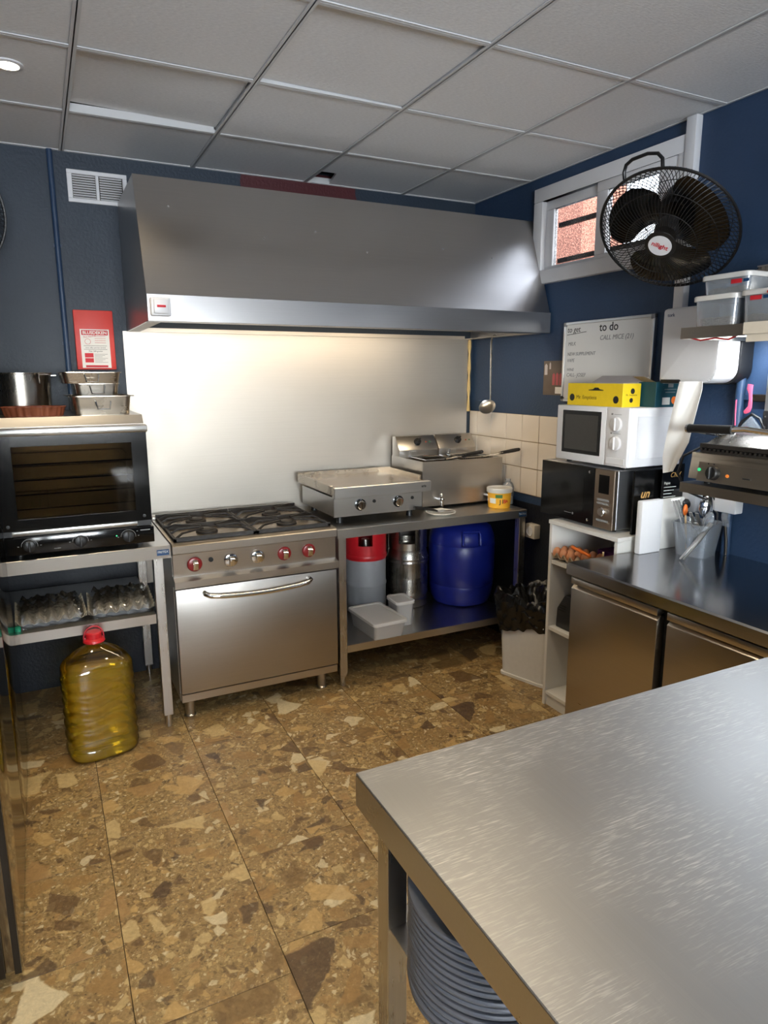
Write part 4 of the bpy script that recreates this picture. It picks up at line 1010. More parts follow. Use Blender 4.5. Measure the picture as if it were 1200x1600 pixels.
for x in (-0.497, -0.165):
    tp_ = part('drain_tap', MB().cyl((x, fy0, 0.90), (x, fy0 - 0.045, 0.90), 0.010, n=14).cyl((x, fy0 - 0.040, 0.862), (x, fy0 - 0.040, 0.918), 0.011, n=14), M['chrome'], fy)
    part('tap_lever', MB().ellipsoid((x, fy0 - 0.040, 0.928), 0.012, 0.012, 0.012, 12, 8).ellipsoid((x + 0.004, fy0 - 0.046, 0.905), 0.014, 0.010, 0.009, 12, 8), M['chrome'], tp_)
for x in (f0 + 0.04, f1 - 0.04):
    for y in (fy0 + 0.05, fy1 - 0.05): part('foot', MB().cyl((x, y, ZT), (x, y, 0.862), 0.014, n=12), M['rubber'], fy)

# small things on the right-hand table
bu = thing('sauce_tub', 'small yellow tub with a white lid on the table by the fryer', 'tub', (-0.160, -0.556, ZT))
part('tub', MB().lathe([(0.060, 0), (0.063, 0.003), (0.069, 0.095), (0, 0.095)], (-0.160, -0.556, ZT), 40), plain('yellow_tub', srgb(238, 176, 46), 0.4), bu)
part('lid', MB().lathe([(0.072, 0.090), (0.074, 0.093), (0.074, 0.114), (0.071, 0.117), (0.066, 0.114), (0, 0.113)], (-0.160, -0.556, ZT), 40), M['whitemelamine'], bu)
dv = Vector((-2.346, -3.2, 0)).normalized()
side_d = Vector((-dv.y, dv.x, 0))
def on_tub(u, z, off=0.0005): 
    a = math.atan2(dv.y, dv.x) + u / 0.067
    r = 0.0625 + 0.0065 * (z - 0.003) / 0.092 + off
    return Vector((-0.160 + r * math.cos(a), -0.556 + r * math.sin(a), ZT + z))
def wrap(u0, u1, z0, z1, mat, nm):
    part(nm, MB().grid(8, 1, lambda a, b: on_tub(u0 + (u1 - u0) * a, z0 + (z1 - z0) * b)), mat, bu)
wrap(-0.062, -0.020, 0.030, 0.060, M['whiteink'], 'label_patch')
wrap(-0.022, 0.018, 0.062, 0.082, plain('label_green', srgb(70, 120, 60), 0.5), 'label_patch')
xd_ = Vector((-dv.y, dv.x, 0)); 
for body, u, z, s_, mt in (('J', 0.006, 0.040, 0.034, 'ink'), ('I', 0.021, 0.041, 0.034, 'ink'), ('B', 0.033, 0.042, 0.030, 'redink'), ('A', 0.047, 0.043, 0.024, 'redink')):
    a = math.atan2(dv.y, dv.x) + u / 0.067
    text(body, s_, on_tub(u, z, 0.001), (-math.sin(a), math.cos(a), 0), (0, 0, 1), M[mt], bu, 'CENTER', weight=0.0006)
bo = thing('squeeze_bottle', 'pale clear plastic bottle standing behind the yellow tub', 'bottle', (-0.052, -0.49, ZT))
part('bottle', MB().lathe([(0.034, 0), (0.036, 0.004), (0.036, 0.105), (0.028, 0.125), (0.016, 0.135), (0.016, 0.150), (0, 0.150)], (-0.052, -0.49, ZT), 28), M['clearplastic'], bo)
part('contents', MB().lathe([(0.033, 0.002), (0.033, 0.050), (0, 0.050)], (-0.052, -0.49, ZT), 28), M['milky'], bo)
pl = solid('side_plate', MB().lathe([(0.0, 0.003), (0.045, 0.003), (0.050, 0.0), (0.055, 0.002), (0.083, 0.013), (0.085, 0.016), (0.083, 0.017), (0.055, 0.007), (0.045, 0.006), (0, 0.006)], (-0.575, -0.585, ZT), 44), M['porcelain'], 'small white plate on the table in front of the fryer', 'plate', (-0.575, -0.585, ZT))
spt = thing('spatula', 'metal spatula with black handle lying across the small white plate', 'spatula', (-0.60, -0.58, ZT + 0.013))
part('blade', MB().prism([(-0.60, -0.600), (-0.515, -0.640), (-0.500, -0.585), (-0.59, -0.560)], 'z', ZT + 0.0175, ZT + 0.0190), M['steel_x'], spt)
part('handle', MB().tube([(-0.595, -0.582, ZT + 0.020), (-0.64, -0.588, ZT + 0.034), (-0.70, -0.597, ZT + 0.046), (-0.75, -0.605, ZT + 0.056)], [0.005, 0.008, 0.009, 0.009], 10), M['black'], spt)
solid('paper_napkin', MB().grid(8, 6, lambda u, v: (-0.635 + 0.10 * u + 0.01 * v, -0.555 + 0.045 * v - 0.012 * u, ZT + 0.0205 + 0.002 * math.sin(9 * u)), 0.001), M['paper'], 'folded white napkin on the small plate under the spatula', 'napkin', (-0.58, -0.54, ZT + 0.02))

# skimmer hanging from the hood edge
sk = thing('skimmer', 'long steel skimming spoon hanging from the hood over the tiles', 'skimmer', (-0.045, -0.285, 1.40))
part('handle', MB().tube([(-0.045, -0.285, 1.835), (-0.055, -0.287, 1.80), (-0.052, -0.285, 1.60), (-0.048, -0.283, 1.45)], [0.006, 0.009, 0.008, 0.006], 8, flat=0.5).tube([(-0.045, -0.283, 1.822), (-0.030, -0.283, 1.838), (-0.020, -0.283, 1.826)], 0.003, 6), M['steel_z'], sk)
bw = MB()
q_ = Vector((-0.62, -0.52, 0.58)).normalized().to_track_quat('Z', 'Y')
bw.m = Matrix.Translation(Vector((-0.062, -0.272, 1.408))) @ q_.to_matrix().to_4x4()
part('bowl', bw.lathe([(0.0, -0.014), (0.026, -0.011), (0.045, -0.003), (0.052, 0.004), (0.051, 0.0055), (0.044, -0.0005), (0.025, -0.008), (0, -0.011)], (0, 0, 0), 28), M['steel_x'], sk)

# ------------------------------------------------------------------ on the lower shelf
ZS = 0.212
kg = thing('keg', 'grey jacketed keg with red plastic collar on the shelf beside the range', 'keg', (-0.850, -0.185, ZS), 'kegs on the table shelf')
c = (-0.850, -0.185, ZS)
part('body', MB().lathe([(0.0, 0), (0.110, 0), (0.120, 0.012), (0.121, 0.165), (0.124, 0.172), (0.124, 0.182), (0.121, 0.190), (0.121, 0.34), (0.116, 0.352), (0, 0.36)], c, 44), M['greykeg'], kg)
def collar(c, r, z0, z1, th, openings, arc, zo0, zo1, nseg=72):
    # ring with hand holes cut through
    m = MB(); vs = []; fs = []
    zs = [z0, zo0, zo1, z1]
    def rr(z): return r
    for ri in (r, r - th):
        for z in zs:
            for i in range(nseg):
                a = 2 * PI * i / nseg; vs.append((c[0] + ri * math.cos(a), c[1] + ri * math.sin(a), c[2] + z))
    idx = lambda k, j, i: (k * 4 + j) * nseg + i % nseg
    hole = lambda i: any(abs(((2 * PI * (i + 0.5) / nseg - o + PI) % (2 * PI)) - PI) < arc for o in openings)
    for i in range(nseg):
        for j in range(3):
            if j == 1 and hole(i): continue
            fs.append((idx(0, j, i), idx(0, j, i + 1), idx(0, j + 1, i + 1), idx(0, j + 1, i)))
            fs.append((idx(1, j, i + 1), idx(1, j, i), idx(1, j + 1, i), idx(1, j + 1, i + 1)))
        if hole(i):
            fs.append((idx(0, 1, i), idx(1, 1, i), idx(1, 1, i + 1), idx(0, 1, i + 1)))
            fs.append((idx(0, 2, i), idx(0, 2, i + 1), idx(1, 2, i + 1), idx(1, 2, i)))
            if not hole(i - 1): fs.append((idx(0, 1, i), idx(0, 2, i), idx(1, 2, i), idx(1, 1, i)))
            if not hole(i + 1): fs.append((idx(0, 1, i + 1), idx(1, 1, i + 1), idx(1, 2, i + 1), idx(0, 2, i + 1)))
        fs.append((idx(0, 3, i), idx(0, 3, i + 1), idx(1, 3, i + 1), idx(1, 3, i)))
        fs.append((idx(0, 0, i + 1), idx(0, 0, i), idx(1, 0, i), idx(1, 0, i + 1)))
    m._add(vs, fs); return m
vang = math.atan2(-3.45, -1.58)
part('collar', collar(c, 0.124, 0.330, 0.55, 0.010, [vang, vang + 2.1, vang - 2.1], 0.36, 0.42, 0.52).lathe([(0.1245, 0.335), (0.128, 0.340), (0.128, 0.352), (0.1245, 0.36)], c, 44), M['red'], kg, label='red plastic collar with hand holes')
part('valve', MB().cyl((c[0], c[1], ZS + 0.36), (c[0], c[1], ZS + 0.44), 0.03, 0.025, 20), M['keg'], kg)
kg2 = thing('keg', 'bare steel keg between the grey keg and the blue drum', 'keg', (-0.566, -0.185, ZS), 'kegs on the table shelf')
c = (-0.566, -0.185, ZS)
part('body', MB().lathe([(0.112, 0), (0.122, 0.006), (0.122, 0.05), (0.116, 0.056), (0.124, 0.075), (0.127, 0.085), (0.124, 0.098), (0.125, 0.18), (0.1235, 0.185), (0.125, 0.19), (0.124, 0.27), (0.128, 0.280), (0.124, 0.292), (0.128, 0.304), (0.123, 0.318), (0.118, 0.345), (0.098, 0.372), (0, 0.385)], c, 52), M['keg'], kg2)
part('collar', collar(c, 0.118, 0.36, 0.53, 0.006, [math.atan2(-3.49, -1.89), math.atan2(-3.49, -1.89) + PI], 0.42, 0.40, 0.49), M['keg'], kg2)
bd = thing('plastic_drum', 'big blue plastic drum on the lower table shelf', 'drum', (-0.232, -0.275, ZS))
c = (-0.232, -0.275, ZS)
part('body', MB().lathe([(0.0, 0.0), (0.150, 0.0), (0.172, 0.010), (0.190, 0.045), (0.199, 0.105), (0.200, 0.125), (0.197, 0.130), (0.201, 0.136), (0.204, 0.22), (0.205, 0.30), (0.204, 0.375), (0.200, 0.382), (0.203, 0.388), (0.198, 0.43), (0.180, 0.475), (0.140, 0.502), (0.0, 0.510)], c, 60), M['barrel'], bd)
va = math.atan2(-3.47, -2.25) + 0.30
hd = MB(); hd.m = Matrix.Translation(Vector(c)) @ Matrix.Rotation(va, 4, 'Z')
part('handle', hd.tube([(0.188, -0.052, 0.395), (0.210, -0.052, 0.400), (0.200, -0.052, 0.455), (0.185, -0.050, 0.472), (0.185, 0.050, 0.472), (0.200, 0.052, 0.455), (0.210, 0.052, 0.400), (0.188, 0.052, 0.395)], 0.009, 8), M['barrel'], bd)
part('bung', MB().cyl((c[0] + 0.06, c[1], c[2] + 0.50), (c[0] + 0.06, c[1], c[2] + 0.525), 0.035, n=20), M['barrel'], bd)
def food_box(name, label, loc, w, d, h, rot, lid='milkylid', body='milky', fill=None, clip=True, sticker=True, group=None, taper=0.88):
    t_ = thing(name, label, 'food container', loc, group, rot=(0, 0, rot))
    part('tub', tray_mesh(w, d, h, 0.018, taper, 0.004, 0.002), M[body], t_, local=True)
    a = rounded_rect(w + 0.014, d + 0.014, 0.024); b = rounded_rect(w + 0.008, d + 0.008, 0.022); c_ = rounded_rect(w - 0.030, d - 0.030, 0.016)
    part('lid', loft([(a, h - 0.010), (a, h + 0.004), (b, h + 0.007), (c_, h + 0.007), (c_, h + 0.004)]), M[lid], t_, local=True)
    if fill:
        f_ = rounded_rect(w * taper - 0.008, d * taper - 0.008, 0.012); f2 = rounded_rect(w * (taper + (1 - taper) * fill) - 0.010, d * (taper + (1 - taper) * fill) - 0.010, 0.012)
        m = loft([(f_, 0.003), (f2, h * fill * 0.85)])
        rnd = random.Random(5)
        for k in range(60):
            m.ellipsoid((rnd.uniform(-0.42, 0.42) * w * 0.9, rnd.uniform(-0.42, 0.42) * d * 0.9, h * fill * 0.85), 0.010, 0.007, 0.005, 6, 4)
        part('dry_contents', m, M['crumbs'], t_, local=True, kind='stuff')
    if clip: part('lid_tab', MB().box(w / 2 + 0.006, -0.006, h - 0.006, w / 2 + 0.018, 0.006, h + 0.002, 0.002, 1), M['red'], t_, local=True)
    return t_
food_box('food_container', 'low white plastic food box with lid at the front of the shelf', (-0.937, -0.520, ZS), 0.196, 0.320, 0.092, R(2), clip=False)
sb = food_box('food_container', 'small tall white food box with lid between the low box and the steel keg', (-0.764, -0.470, ZS), 0.105, 0.145, 0.138, R(-2), body='milky', fill=0.3)
# the low box partly overhangs, keep both clear of the kegs

# ------------------------------------------------------------------ waste bin
bn = thing('waste_bin', 'white waste bin with a black bag folded over the rim, beside the white cabinet', 'waste bin', (-0.222, -1.005, 0), rot=(0, 0, R(18)))
a = rounded_rect(0.24, 0.27, 0.025); b = rounded_rect(0.27, 0.30, 0.03)
part('bin_body', loft([(rounded_rect(0.255, 0.285, 0.025), 0.0), (rounded_rect(0.255, 0.285, 0.025), 0.014), (a, 0.016), (b, 0.36), (rounded_rect(0.262, 0.292, 0.028), 0.36), (rounded_rect(0.232, 0.262, 0.02), 0.01)]), M['binwhite'], bn, local=True)
def bagf(u, v):
    a = 2 * PI * u
    rnd = math.sin(a * 3 + 1) * 0.5 + math.sin(a * 7 + 2 + v * 5) * 0.45 + math.sin(a * 13 + v * 9) * 0.35 + math.sin(a * 23 - v * 17) * 0.25 + 0.2 * math.sin(a * 5 + v * 31)
    p = 4.0; cx, sx = math.cos(a), math.sin(a); k = (abs(cx) ** p + abs(sx) ** p) ** (-1 / p)
    if v < 0.5:      # hangs outside
        t = v / 0.5
        rr = 0.151 + 0.016 * t + 0.012 * rnd; z = 0.262 + 0.165 * t + 0.050 * math.sin(a * 2 + 0.8) * (1 - t) + 0.018 * rnd
    elif v < 0.72:
        t = (v - 0.5) / 0.22
        rr = 0.167 - 0.035 * t + 0.014 * rnd; z = 0.427 + 0.040 * math.sin(t * PI) + 0.016 * rnd
    else:
        t = (v - 0.72) / 0.28
        rr = 0.132 * (1 - t) + 0.010 * rnd * (1 - t); z = 0.430 - 0.10 * t + 0.035 * math.sin(a * 5 + t * 4) * (1 - t) + 0.02 * math.sin(9 * t)
    return (rr * cx * k, rr * 1.08 * sx * k, z)
part('bin_bag', MB().grid(120, 34, bagf, 0.0015), M['bag'], bn, local=True, sharp=28)

# ------------------------------------------------------------------ white cabinet with shelves
cb = thing('shelf_cabinet', 'narrow white open cabinet carrying the two microwaves', 'cabinet', (-0.21, -1.51, 0))
cx0, cx1, cy0, cy1, cz = -0.405, -0.022, -1.722, -1.295, 0.932
part('side_panel', MB().box(cx0, cy1 - 0.018, 0, cx1, cy1, cz - 0.018, 0.001, 1), M['whitemelamine'], cb)
part('side_panel', MB().box(cx0, cy0, 0, cx1, cy0 + 0.018, cz - 0.018, 0.001, 1), M['whitemelamine'], cb)
part('top_panel', MB().box(cx0 - 0.004, cy0 - 0.004, cz - 0.018, cx1, cy1 + 0.004, cz, 0.001, 1), M['whitemelamine'], cb)
part('back_panel', MB().box(cx1 - 0.006, cy0 + 0.018, 0.02, cx1, cy1 - 0.018, cz - 0.018), M['whitemelamine'], cb)
for z in (0.075, 0.410, 0.740): part('shelf', MB().box(cx0 + 0.003, cy0 + 0.018, z - 0.018, cx1 - 0.006, cy1 - 0.018, z, 0.001, 1), M['whitemelamine'], cb)
part('plinth', MB().box(cx0 + 0.012, cy0 + 0.018, 0, cx0 + 0.03, cy1 - 0.018, 0.057), M['whitemelamine'], cb)
# egg tray with brown eggs on the top shelf
et = thing('egg_tray', 'open cardboard tray of brown eggs on the top shelf of the white cabinet', 'egg tray', (-0.335, -1.420, 0.740), rot=(0, 0, 0))
part('tray', egg_tray_mesh(3, 5), M['pulp'], et, local=True)
for i in range(3):
    for j in range(5):
        if (i, j) in ((0, 1), (0, 0), (1, 0)): continue
        ex, ey = -0.335 + (i - 1) * 0.046, -1.420 + (j - 2) * 0.046
        rr = random.Random(i * 9 + j)
        solid('egg', MB().lathe([(0, 0), (0.009, 0.002), (0.017, 0.009), (0.0205, 0.020), (0.0195, 0.032), (0.014, 0.044), (0.007, 0.050), (0, 0.052)], (ex, ey, 0.7515), 18), M['egg'],
              'brown egg %s of the %s row in the cabinet egg tray' % (('first', 'second', 'third', 'fourth', 'last')[4 - j] + ' from the side panel', ('front', 'middle', 'rear')[i]), 'egg', (ex, ey, 0.7515), 'eggs in the cabinet tray')
solid('marker_pen', MB().tube([(-0.385, -1.430, 0.826), (-0.385, -1.432, 0.8262), (-0.375, -1.535, 0.808), (-0.375, -1.537, 0.8078)], [0.003, 0.0075, 0.0075, 0.003], 12), M['orange'], 'orange pen lying across the egg tray', 'pen', (-0.38, -1.48, 0.81))
solid('purple_booklet', MB().box(-0.25, -1.61, 0.741, -0.09, -1.45, 0.806, 0.003, 1), M['purple'], 'purple booklet on the cabinet shelf behind the egg tray', 'booklet', (-0.17, -1.53, 0.741))
skw = thing('skewer_bundle', 'clear bag of wooden skewers with red tips on the cabinet shelf', 'skewers', (-0.36, -1.645, 0.742))
for k in range(22):
    rr = random.Random(k)
    y0 = -1.695 + rr.uniform(0, 0.05); z0 = 0.750 + rr.uniform(0, 0.05)
    part('skewer', MB().tube([(-0.400 + rr.uniform(-.01, .01), y0 + 0.03, z0), (-0.20, y0 - 0.0 + rr.uniform(-.01, .03), z0 + 0.02)], 0.0017, 5), M['wood'] if k % 4 else M['redink'], skw)
part('bag', MB().grid(14, 10, lambda u, v: (-0.40 + 0.19 * u + 0.006 * math.sin(7 * v), -1.665 + 0.04 * math.cos(2 * PI * v) , 0.781 + 0.038 * math.sin(2 * PI * v) + 0.004 * math.sin(11 * u))), film, skw)
solid('wooden_stick', MB().tube([(-0.412, -1.645, 0.796), (-0.43, -1.67, 0.835), (-0.435, -1.675, 0.865)], 0.004, 6), M['wood'], 'bent pale wooden stick poking out of the cabinet shelf', 'stick', (-0.41, -1.64, 0.79))
bx = thing('plastic_case', 'black plastic case on the middle shelf of the white cabinet', 'case', (-0.30, -1.45, 0.410))
part('body', MB().prism([(-1.33, 0.410), (-1.335, 0.505), (-1.385, 0.582), (-1.60, 0.582), (-1.60, 0.410)], 'x', -0.375, -0.18, 0.008), M['black'], bx)
part('vent_slots', MB().box(-0.377, -1.395, 0.500, -0.373, -1.350, 0.504).box(-0.377, -1.395, 0.512, -0.373, -1.355, 0.516).box(-0.377, -1.40, 0.524, -0.373, -1.36, 0.528), M['rubber'], bx)

# wall socket next to the cabinet
so = thing('wall_socket', 'cream surface socket on the blue wall next to the white cabinet', 'socket', (0, -0.700, 0.715))
part('housing', MB().box(-0.045, -0.742, 0.675, -0.0005, -0.660, 0.758, 0.006), M['cream'], so)
part('socket_well', MB().lathe([(0.028, 0.0), (0.028, 0.004), (0.024, 0.004), (0.022, 0.001), (0, 0.001)], (-0.0445, -0.700, 0.716), 24, (-1, 0, 0)), M['white'], so)

# ------------------------------------------------------------------ microwaves
mw = thing('microwave', 'black and brown microwave oven standing on the white cabinet', 'microwave', (-0.21, -1.42, cz))
mx0, mx1, my0, my1, mz0, mz1 = -0.375, -0.045, -1.655, -1.185, 0.945, 1.203
part('body', MB().box(mx0 + 0.02, my0, mz0, mx1, my1, mz1, 0.004, 1), steel('microwave_case', (0.62, 0.63, 0.66), 0.35, 'x', 0.2), mw)
dr = part('door', MB().box(mx0, my0 + 0.118, mz0, mx0 + 0.02, my1, mz1 - 0.002, 0.002, 1), M['blackgloss'], mw)
part('window', MB().box(mx0 - 0.0006, my0 + 0.18, mz0 + 0.055, mx0 + 0.001, my1 - 0.07, mz1 - 0.055), plain('dark_window', srgb(26, 25, 23), 0.1), dr)
part('logo_dot', MB().lathe([(0.0055, 0), (0, 0.0004)], (mx0 - 0.0002, my0 + 0.245, mz0 + 0.035), 14, (-1, 0, 0)).box(mx0 - 0.0006, my0 + 0.255, mz0 + 0.034, mx0, my0 + 0.30, mz0 + 0.036), M['inkfaint'], dr)
for z in (mz0 + 0.022, mz1 - 0.022): part('hinge_screw', MB().lathe([(0.006, 0), (0, 0.003)], (mx0 - 0.0002, my0 + 0.150, z), 12, (-1, 0, 0)), M['chrome'], dr)
pn = part('control_panel', MB().box(mx0, my0, mz0, mx0 + 0.02, my0 + 0.116, mz1 - 0.002, 0.002, 1), steel('bronze_panel', (0.40, 0.32, 0.25), 0.35, 'z', 0.2), mw)
part('display', MB().box(mx0 - 0.001, my0 + 0.030, mz1 - 0.105, mx0, my0 + 0.090, mz1 - 0.025), M['blackgloss'], pn)
for z in (mz0 + 0.105, mz0 + 0.120, mz0 + 0.030): part('button_row', MB().box(mx0 - 0.0015, my0 + 0.026, z, mx0, my0 + 0.094, z + 0.010), M['inkfaint'], pn)
part('knob', MB().lathe([(0.020, 0), (0.020, 0.012), (0.017, 0.016), (0, 0.016)], (mx0, my0 + 0.058, mz0 + 0.075), 24, (-1, 0, 0)), M['chrome'], pn)
for x in (mx0 + 0.05, mx1 - 0.04):
    for y in (my0 + 0.04, my1 - 0.13): part('foot', MB().cyl((x, y, cz), (x, y, mz0 + 0.002), 0.012, n=12), M['rubber'], mw)
mw2 = thing('microwave', 'white microwave oven with two dials stacked on the black microwave', 'microwave', (-0.2, -1.47, 1.203))
mx0, mx1, my0, my1, mz0, mz1 = -0.352, -0.035, -1.688, -1.250, 1.216, 1.464
part('body', MB().box(mx0 + 0.012, my0, mz0, mx1, my1, mz1, 0.006), M['white'], mw2)
part('side_recess', MB().box(mx0 + 0.05, my0 - 0.002, mz0 + 0.035, mx1 - 0.05, my0, mz1 - 0.035, 0.001, 1), M['white'], mw2)
dr = part('door', MB().box(mx0, my0 + 0.128, mz0, mx0 + 0.014, my1, mz1, 0.005), M['white'], mw2)
part('window_frame', MB().box(mx0 - 0.0015, my0 + 0.155, mz0 + 0.035, mx0 + 0.004, my1 - 0.040, mz1 - 0.022, 0.0015, 1), M['blackgloss'], dr)
part('window', MB().box(mx0 - 0.0022, my0 + 0.172, mz0 + 0.052, mx0 - 0.001, my1 - 0.058, mz1 - 0.040), plain('grey_window', srgb(58, 56, 52), 0.15), dr)
pn = part('control_panel', MB().box(mx0, my0, mz0, mx0 + 0.014, my0 + 0.126, mz1, 0.005), M['white'], mw2)
for z in (1.395, 1.315):
    k_ = part('dial', MB().lathe([(0.030, 0), (0.028, 0.010), (0.024, 0.012), (0, 0.012)], (mx0, my0 + 0.064, z), 28, (-1, 0, 0)).box(mx0 - 0.018, my0 + 0.060, z - 0.026, mx0 - 0.010, my0 + 0.068, z + 0.026, 0.002, 1), M['white'], pn)
    part('tick_marks', MB().box(mx0 - 0.0005, my0 + 0.088, z + 0.038, mx0, my0 + 0.098, z + 0.045).box(mx0 - 0.0005, my0 + 0.040, z + 0.040, mx0, my0 + 0.082, z + 0.0415), M['inkfaint'], k_)
part('release_button', MB().box(mx0 - 0.002, my0 + 0.012, mz0 + 0.010, mx0 + 0.002, my0 + 0.116, mz0 + 0.038, 0.002, 1), M['white'], pn)
for x in (mx0 + 0.05, mx1 - 0.04):
    for y in (my0 + 0.055, my1 - 0.04): part('foot', MB().cyl((x, y, 1.2025), (x, y, mz0 + 0.002), 0.012, n=12), M['rubber'], mw2)

# boxes on the white microwave
yb = thing('cardboard_box', 'bright yellow flat card box with black round logos on the white microwave', 'box', (-0.265, -1.45, mz1))
by0, by1, bz = -1.612, -1.275, mz1
part('carton', MB().box(-0.318, by0, bz, -0.215, by1, bz + 0.098, 0.001, 1), M['yellow'], yb)
part('top_flap', MB().prism([(-0.215, bz + 0.0985), (-0.217, bz + 0.0985), (-0.150, bz + 0.130), (-0.148, bz + 0.129)], 'y', by0 + 0.02, by1 - 0.04), M['card'], yb)
part('carton_lid', MB().box(-0.317, by0 + 0.002, bz + 0.098, -0.216, by1 - 0.002, bz + 0.0995), M['card'], yb)
part('hang_slot', MB().prism([(-1.50, bz + 0.070), (-1.478, bz + 0.073), (-1.468, bz + 0.080), (-1.448, bz + 0.080), (-1.438, bz + 0.073), (-1.410, bz + 0.070), (-1.410, bz + 0.067), (-1.50, bz + 0.067)], 'x', -0.3188, -0.3178), M['ink'], yb)
part('round_logo', MB().lathe([(0.016, 0), (0, 0.0004)], (-0.3182, -1.306, bz + 0.035), 20, (-1, 0, 0)), M['ink'], yb)
part('round_logo', MB().lathe([(0.016, 0), (0, 0.0004)], (-0.3182, -1.575, bz + 0.030), 20, (-1, 0, 0)), M['ink'], yb)
part('round_logo', MB().lathe([(0.012, 0), (0, 0.0004)], (-0.262, by0 - 0.0002, bz + 0.066), 20, (0, -1, 0)).lathe([(0.010, 0), (0, 0.0004)], (-0.268, by0 - 0.0002, bz + 0.028), 20, (0, -1, 0)), M['ink'], yb)
goldtxt = plain('ochre_print', srgb(140, 108, 20), 0.5)
text('Mr. Emptiens', 0.024, (-0.3185, -1.333, bz + 0.036), (0, -1, 0), (0, 0, 1), goldtxt, yb)
text('Mr. Emptiens', 0.012, (-0.300, by0 - 0.0004, bz + 0.050), (1, 0, 0), (0, 0, 1), goldtxt, yb)
tb = thing('cardboard_box', 'dark teal card box with open brown flap on the white microwave', 'box', (-0.12, -1.625, mz1))
part('carton', MB().box(-0.205, -1.683, bz, -0.058, -1.575, bz + 0.104, 0.001, 1), M['teal'], tb)
part('open_flap', MB().prism([(-0.205, bz + 0.104), (-0.207, bz + 0.104), (-0.275, bz + 0.126), (-0.274, bz + 0.127)], 'y', -1.68, -1.618), M['brown'], tb)
part('bar_code', MB().box(-0.165, -1.6838, bz + 0.010, -0.120, -1.6829, bz + 0.040), M['paper'], tb)
part('badge', MB().lathe([(0.016, 0), (0, 0.0004)], (-0.095, -1.6832, bz + 0.028), 18, (0, -1, 0)), M['orange'], tb)
part('text_line', MB().box(-0.155, -1.6838, bz + 0.072, -0.085, -1.6829, bz + 0.075).box(-0.15, -1.6838, bz + 0.060, -0.09, -1.6829, bz + 0.063).box(-0.135, -1.6838, bz + 0.082, -0.105, -1.6829, bz + 0.096), M['inkfaint'], tb)

# ------------------------------------------------------------------ whiteboard and poster
wbz0, wbz1, wby0, wby1 = 1.462, 1.866, -1.480, -0.881
wbd = thing('whiteboard', 'small whiteboard with handwritten to get and to do lists on the wall', 'whiteboard', (0, -1.18, wbz0))
part('board', MB().box(-0.014, wby0 + 0.012, wbz0 + 0.012, -0.0005, wby1 - 0.012, wbz1 - 0.012), plain('board_white', srgb(242, 241, 237), 0.25, var=0.02, bscale=5), wbd)
fm = MB().box(-0.020, wby0, wbz1 - 0.014, -0.0005, wby1, wbz1, 0.002, 1).box(-0.020, wby0, wbz0, -0.0005, wby1, wbz0 + 0.014, 0.002, 1).box(-0.020, wby0, wbz0 + 0.014, -0.0005, wby0 + 0.014, wbz1 - 0.014, 0.002, 1).box(-0.020, wby1 - 0.014, wbz0 + 0.014, -0.0005, wby1, wbz1 - 0.014, 0.002, 1)
part('frame', fm, M['steel_y'], wbd)
for y in (wby0, wby1 - 0.022):
    for z in (wbz0, wbz1 - 0.022): part('corner_cap', MB().box(-0.022, y, z, -0.0005, y + 0.022, z + 0.022, 0.003, 1), M['inkfaint'], wbd)
xd, yd, xw = (0, -1, 0), (0, 0, 1), -0.0145
text('to get', 0.040, (xw, -0.905, 1.826), xd, yd, M['ink'], wbd, shear=0.15)
part('underline', MB().tube([(xw - 0.0005, -0.905, 1.802), (xw - 0.0005, -0.955, 1.805)], 0.0016, 4).tube([(xw - 0.0005, -0.965, 1.806), (xw - 0.0005, -1.045, 1.812)], 0.0016, 4), M['ink'], wbd)
text('to do', 0.056, (xw, -1.135, 1.826), xd, yd, M['ink'], wbd, weight=0.0005)
for s_, y, z, sz in (('MILK', -0.915, 1.755, 0.026), ('NEW SUPPLEMENT', -0.912, 1.704, 0.024), ('VAPE', -0.912, 1.672, 0.024), ('WINE', -0.912, 1.625, 0.021), ('CALL- JOSEF', -0.912, 1.598, 0.026), ('CALL MICE (21)', -1.140, 1.776, 0.032)):
    text(s_, sz, (xw, y, z), xd, yd, M['inkfaint'], wbd, shear=0.2)
part('magnet', MB().lathe([(0.008, 0), (0.008, 0.006), (0, 0.007)], (-0.020, -0.893, 1.482), 14, (-1, 0, 0)), M['ink'], wbd)
ps = thing('wall_poster', 'small brown printed card with pink shapes on the wall below the whiteboard corner', 'poster', (0, -0.795, 1.49))
part('sheet', MB().box(-0.003, -0.878, 1.492, -0.0005, -0.715, 1.674), plain('poster_brown', srgb(104, 92, 82), 0.6, var=0.25, bscale=25), ps)
for y, w, z0, z1, mt in ((-0.735, 0.022, 1.60, 1.66, 'card'), (-0.768, 0.012, 1.63, 1.668, 'card'), (-0.80, 0.02, 1.545, 1.61, 'pink'), (-0.828, 0.02, 1.545, 1.612, 'pink'), (-0.855, 0.02, 1.545, 1.61, 'pink')):
    part('printed_shape', MB().prism([(y - w / 2, z0), (y + w / 2, z0), (y + w / 2, z1 - 0.01), (y, z1), (y - w / 2, z1 - 0.01)], 'x', -0.0038, -0.0029), M[mt] if mt != 'pink' else plain('poster_rose', srgb(176, 84, 88), 0.6), ps)
part('white_tag', MB().box(-0.0036, -0.872, 1.500, -0.0029, -0.815, 1.535), M['paper'], ps)

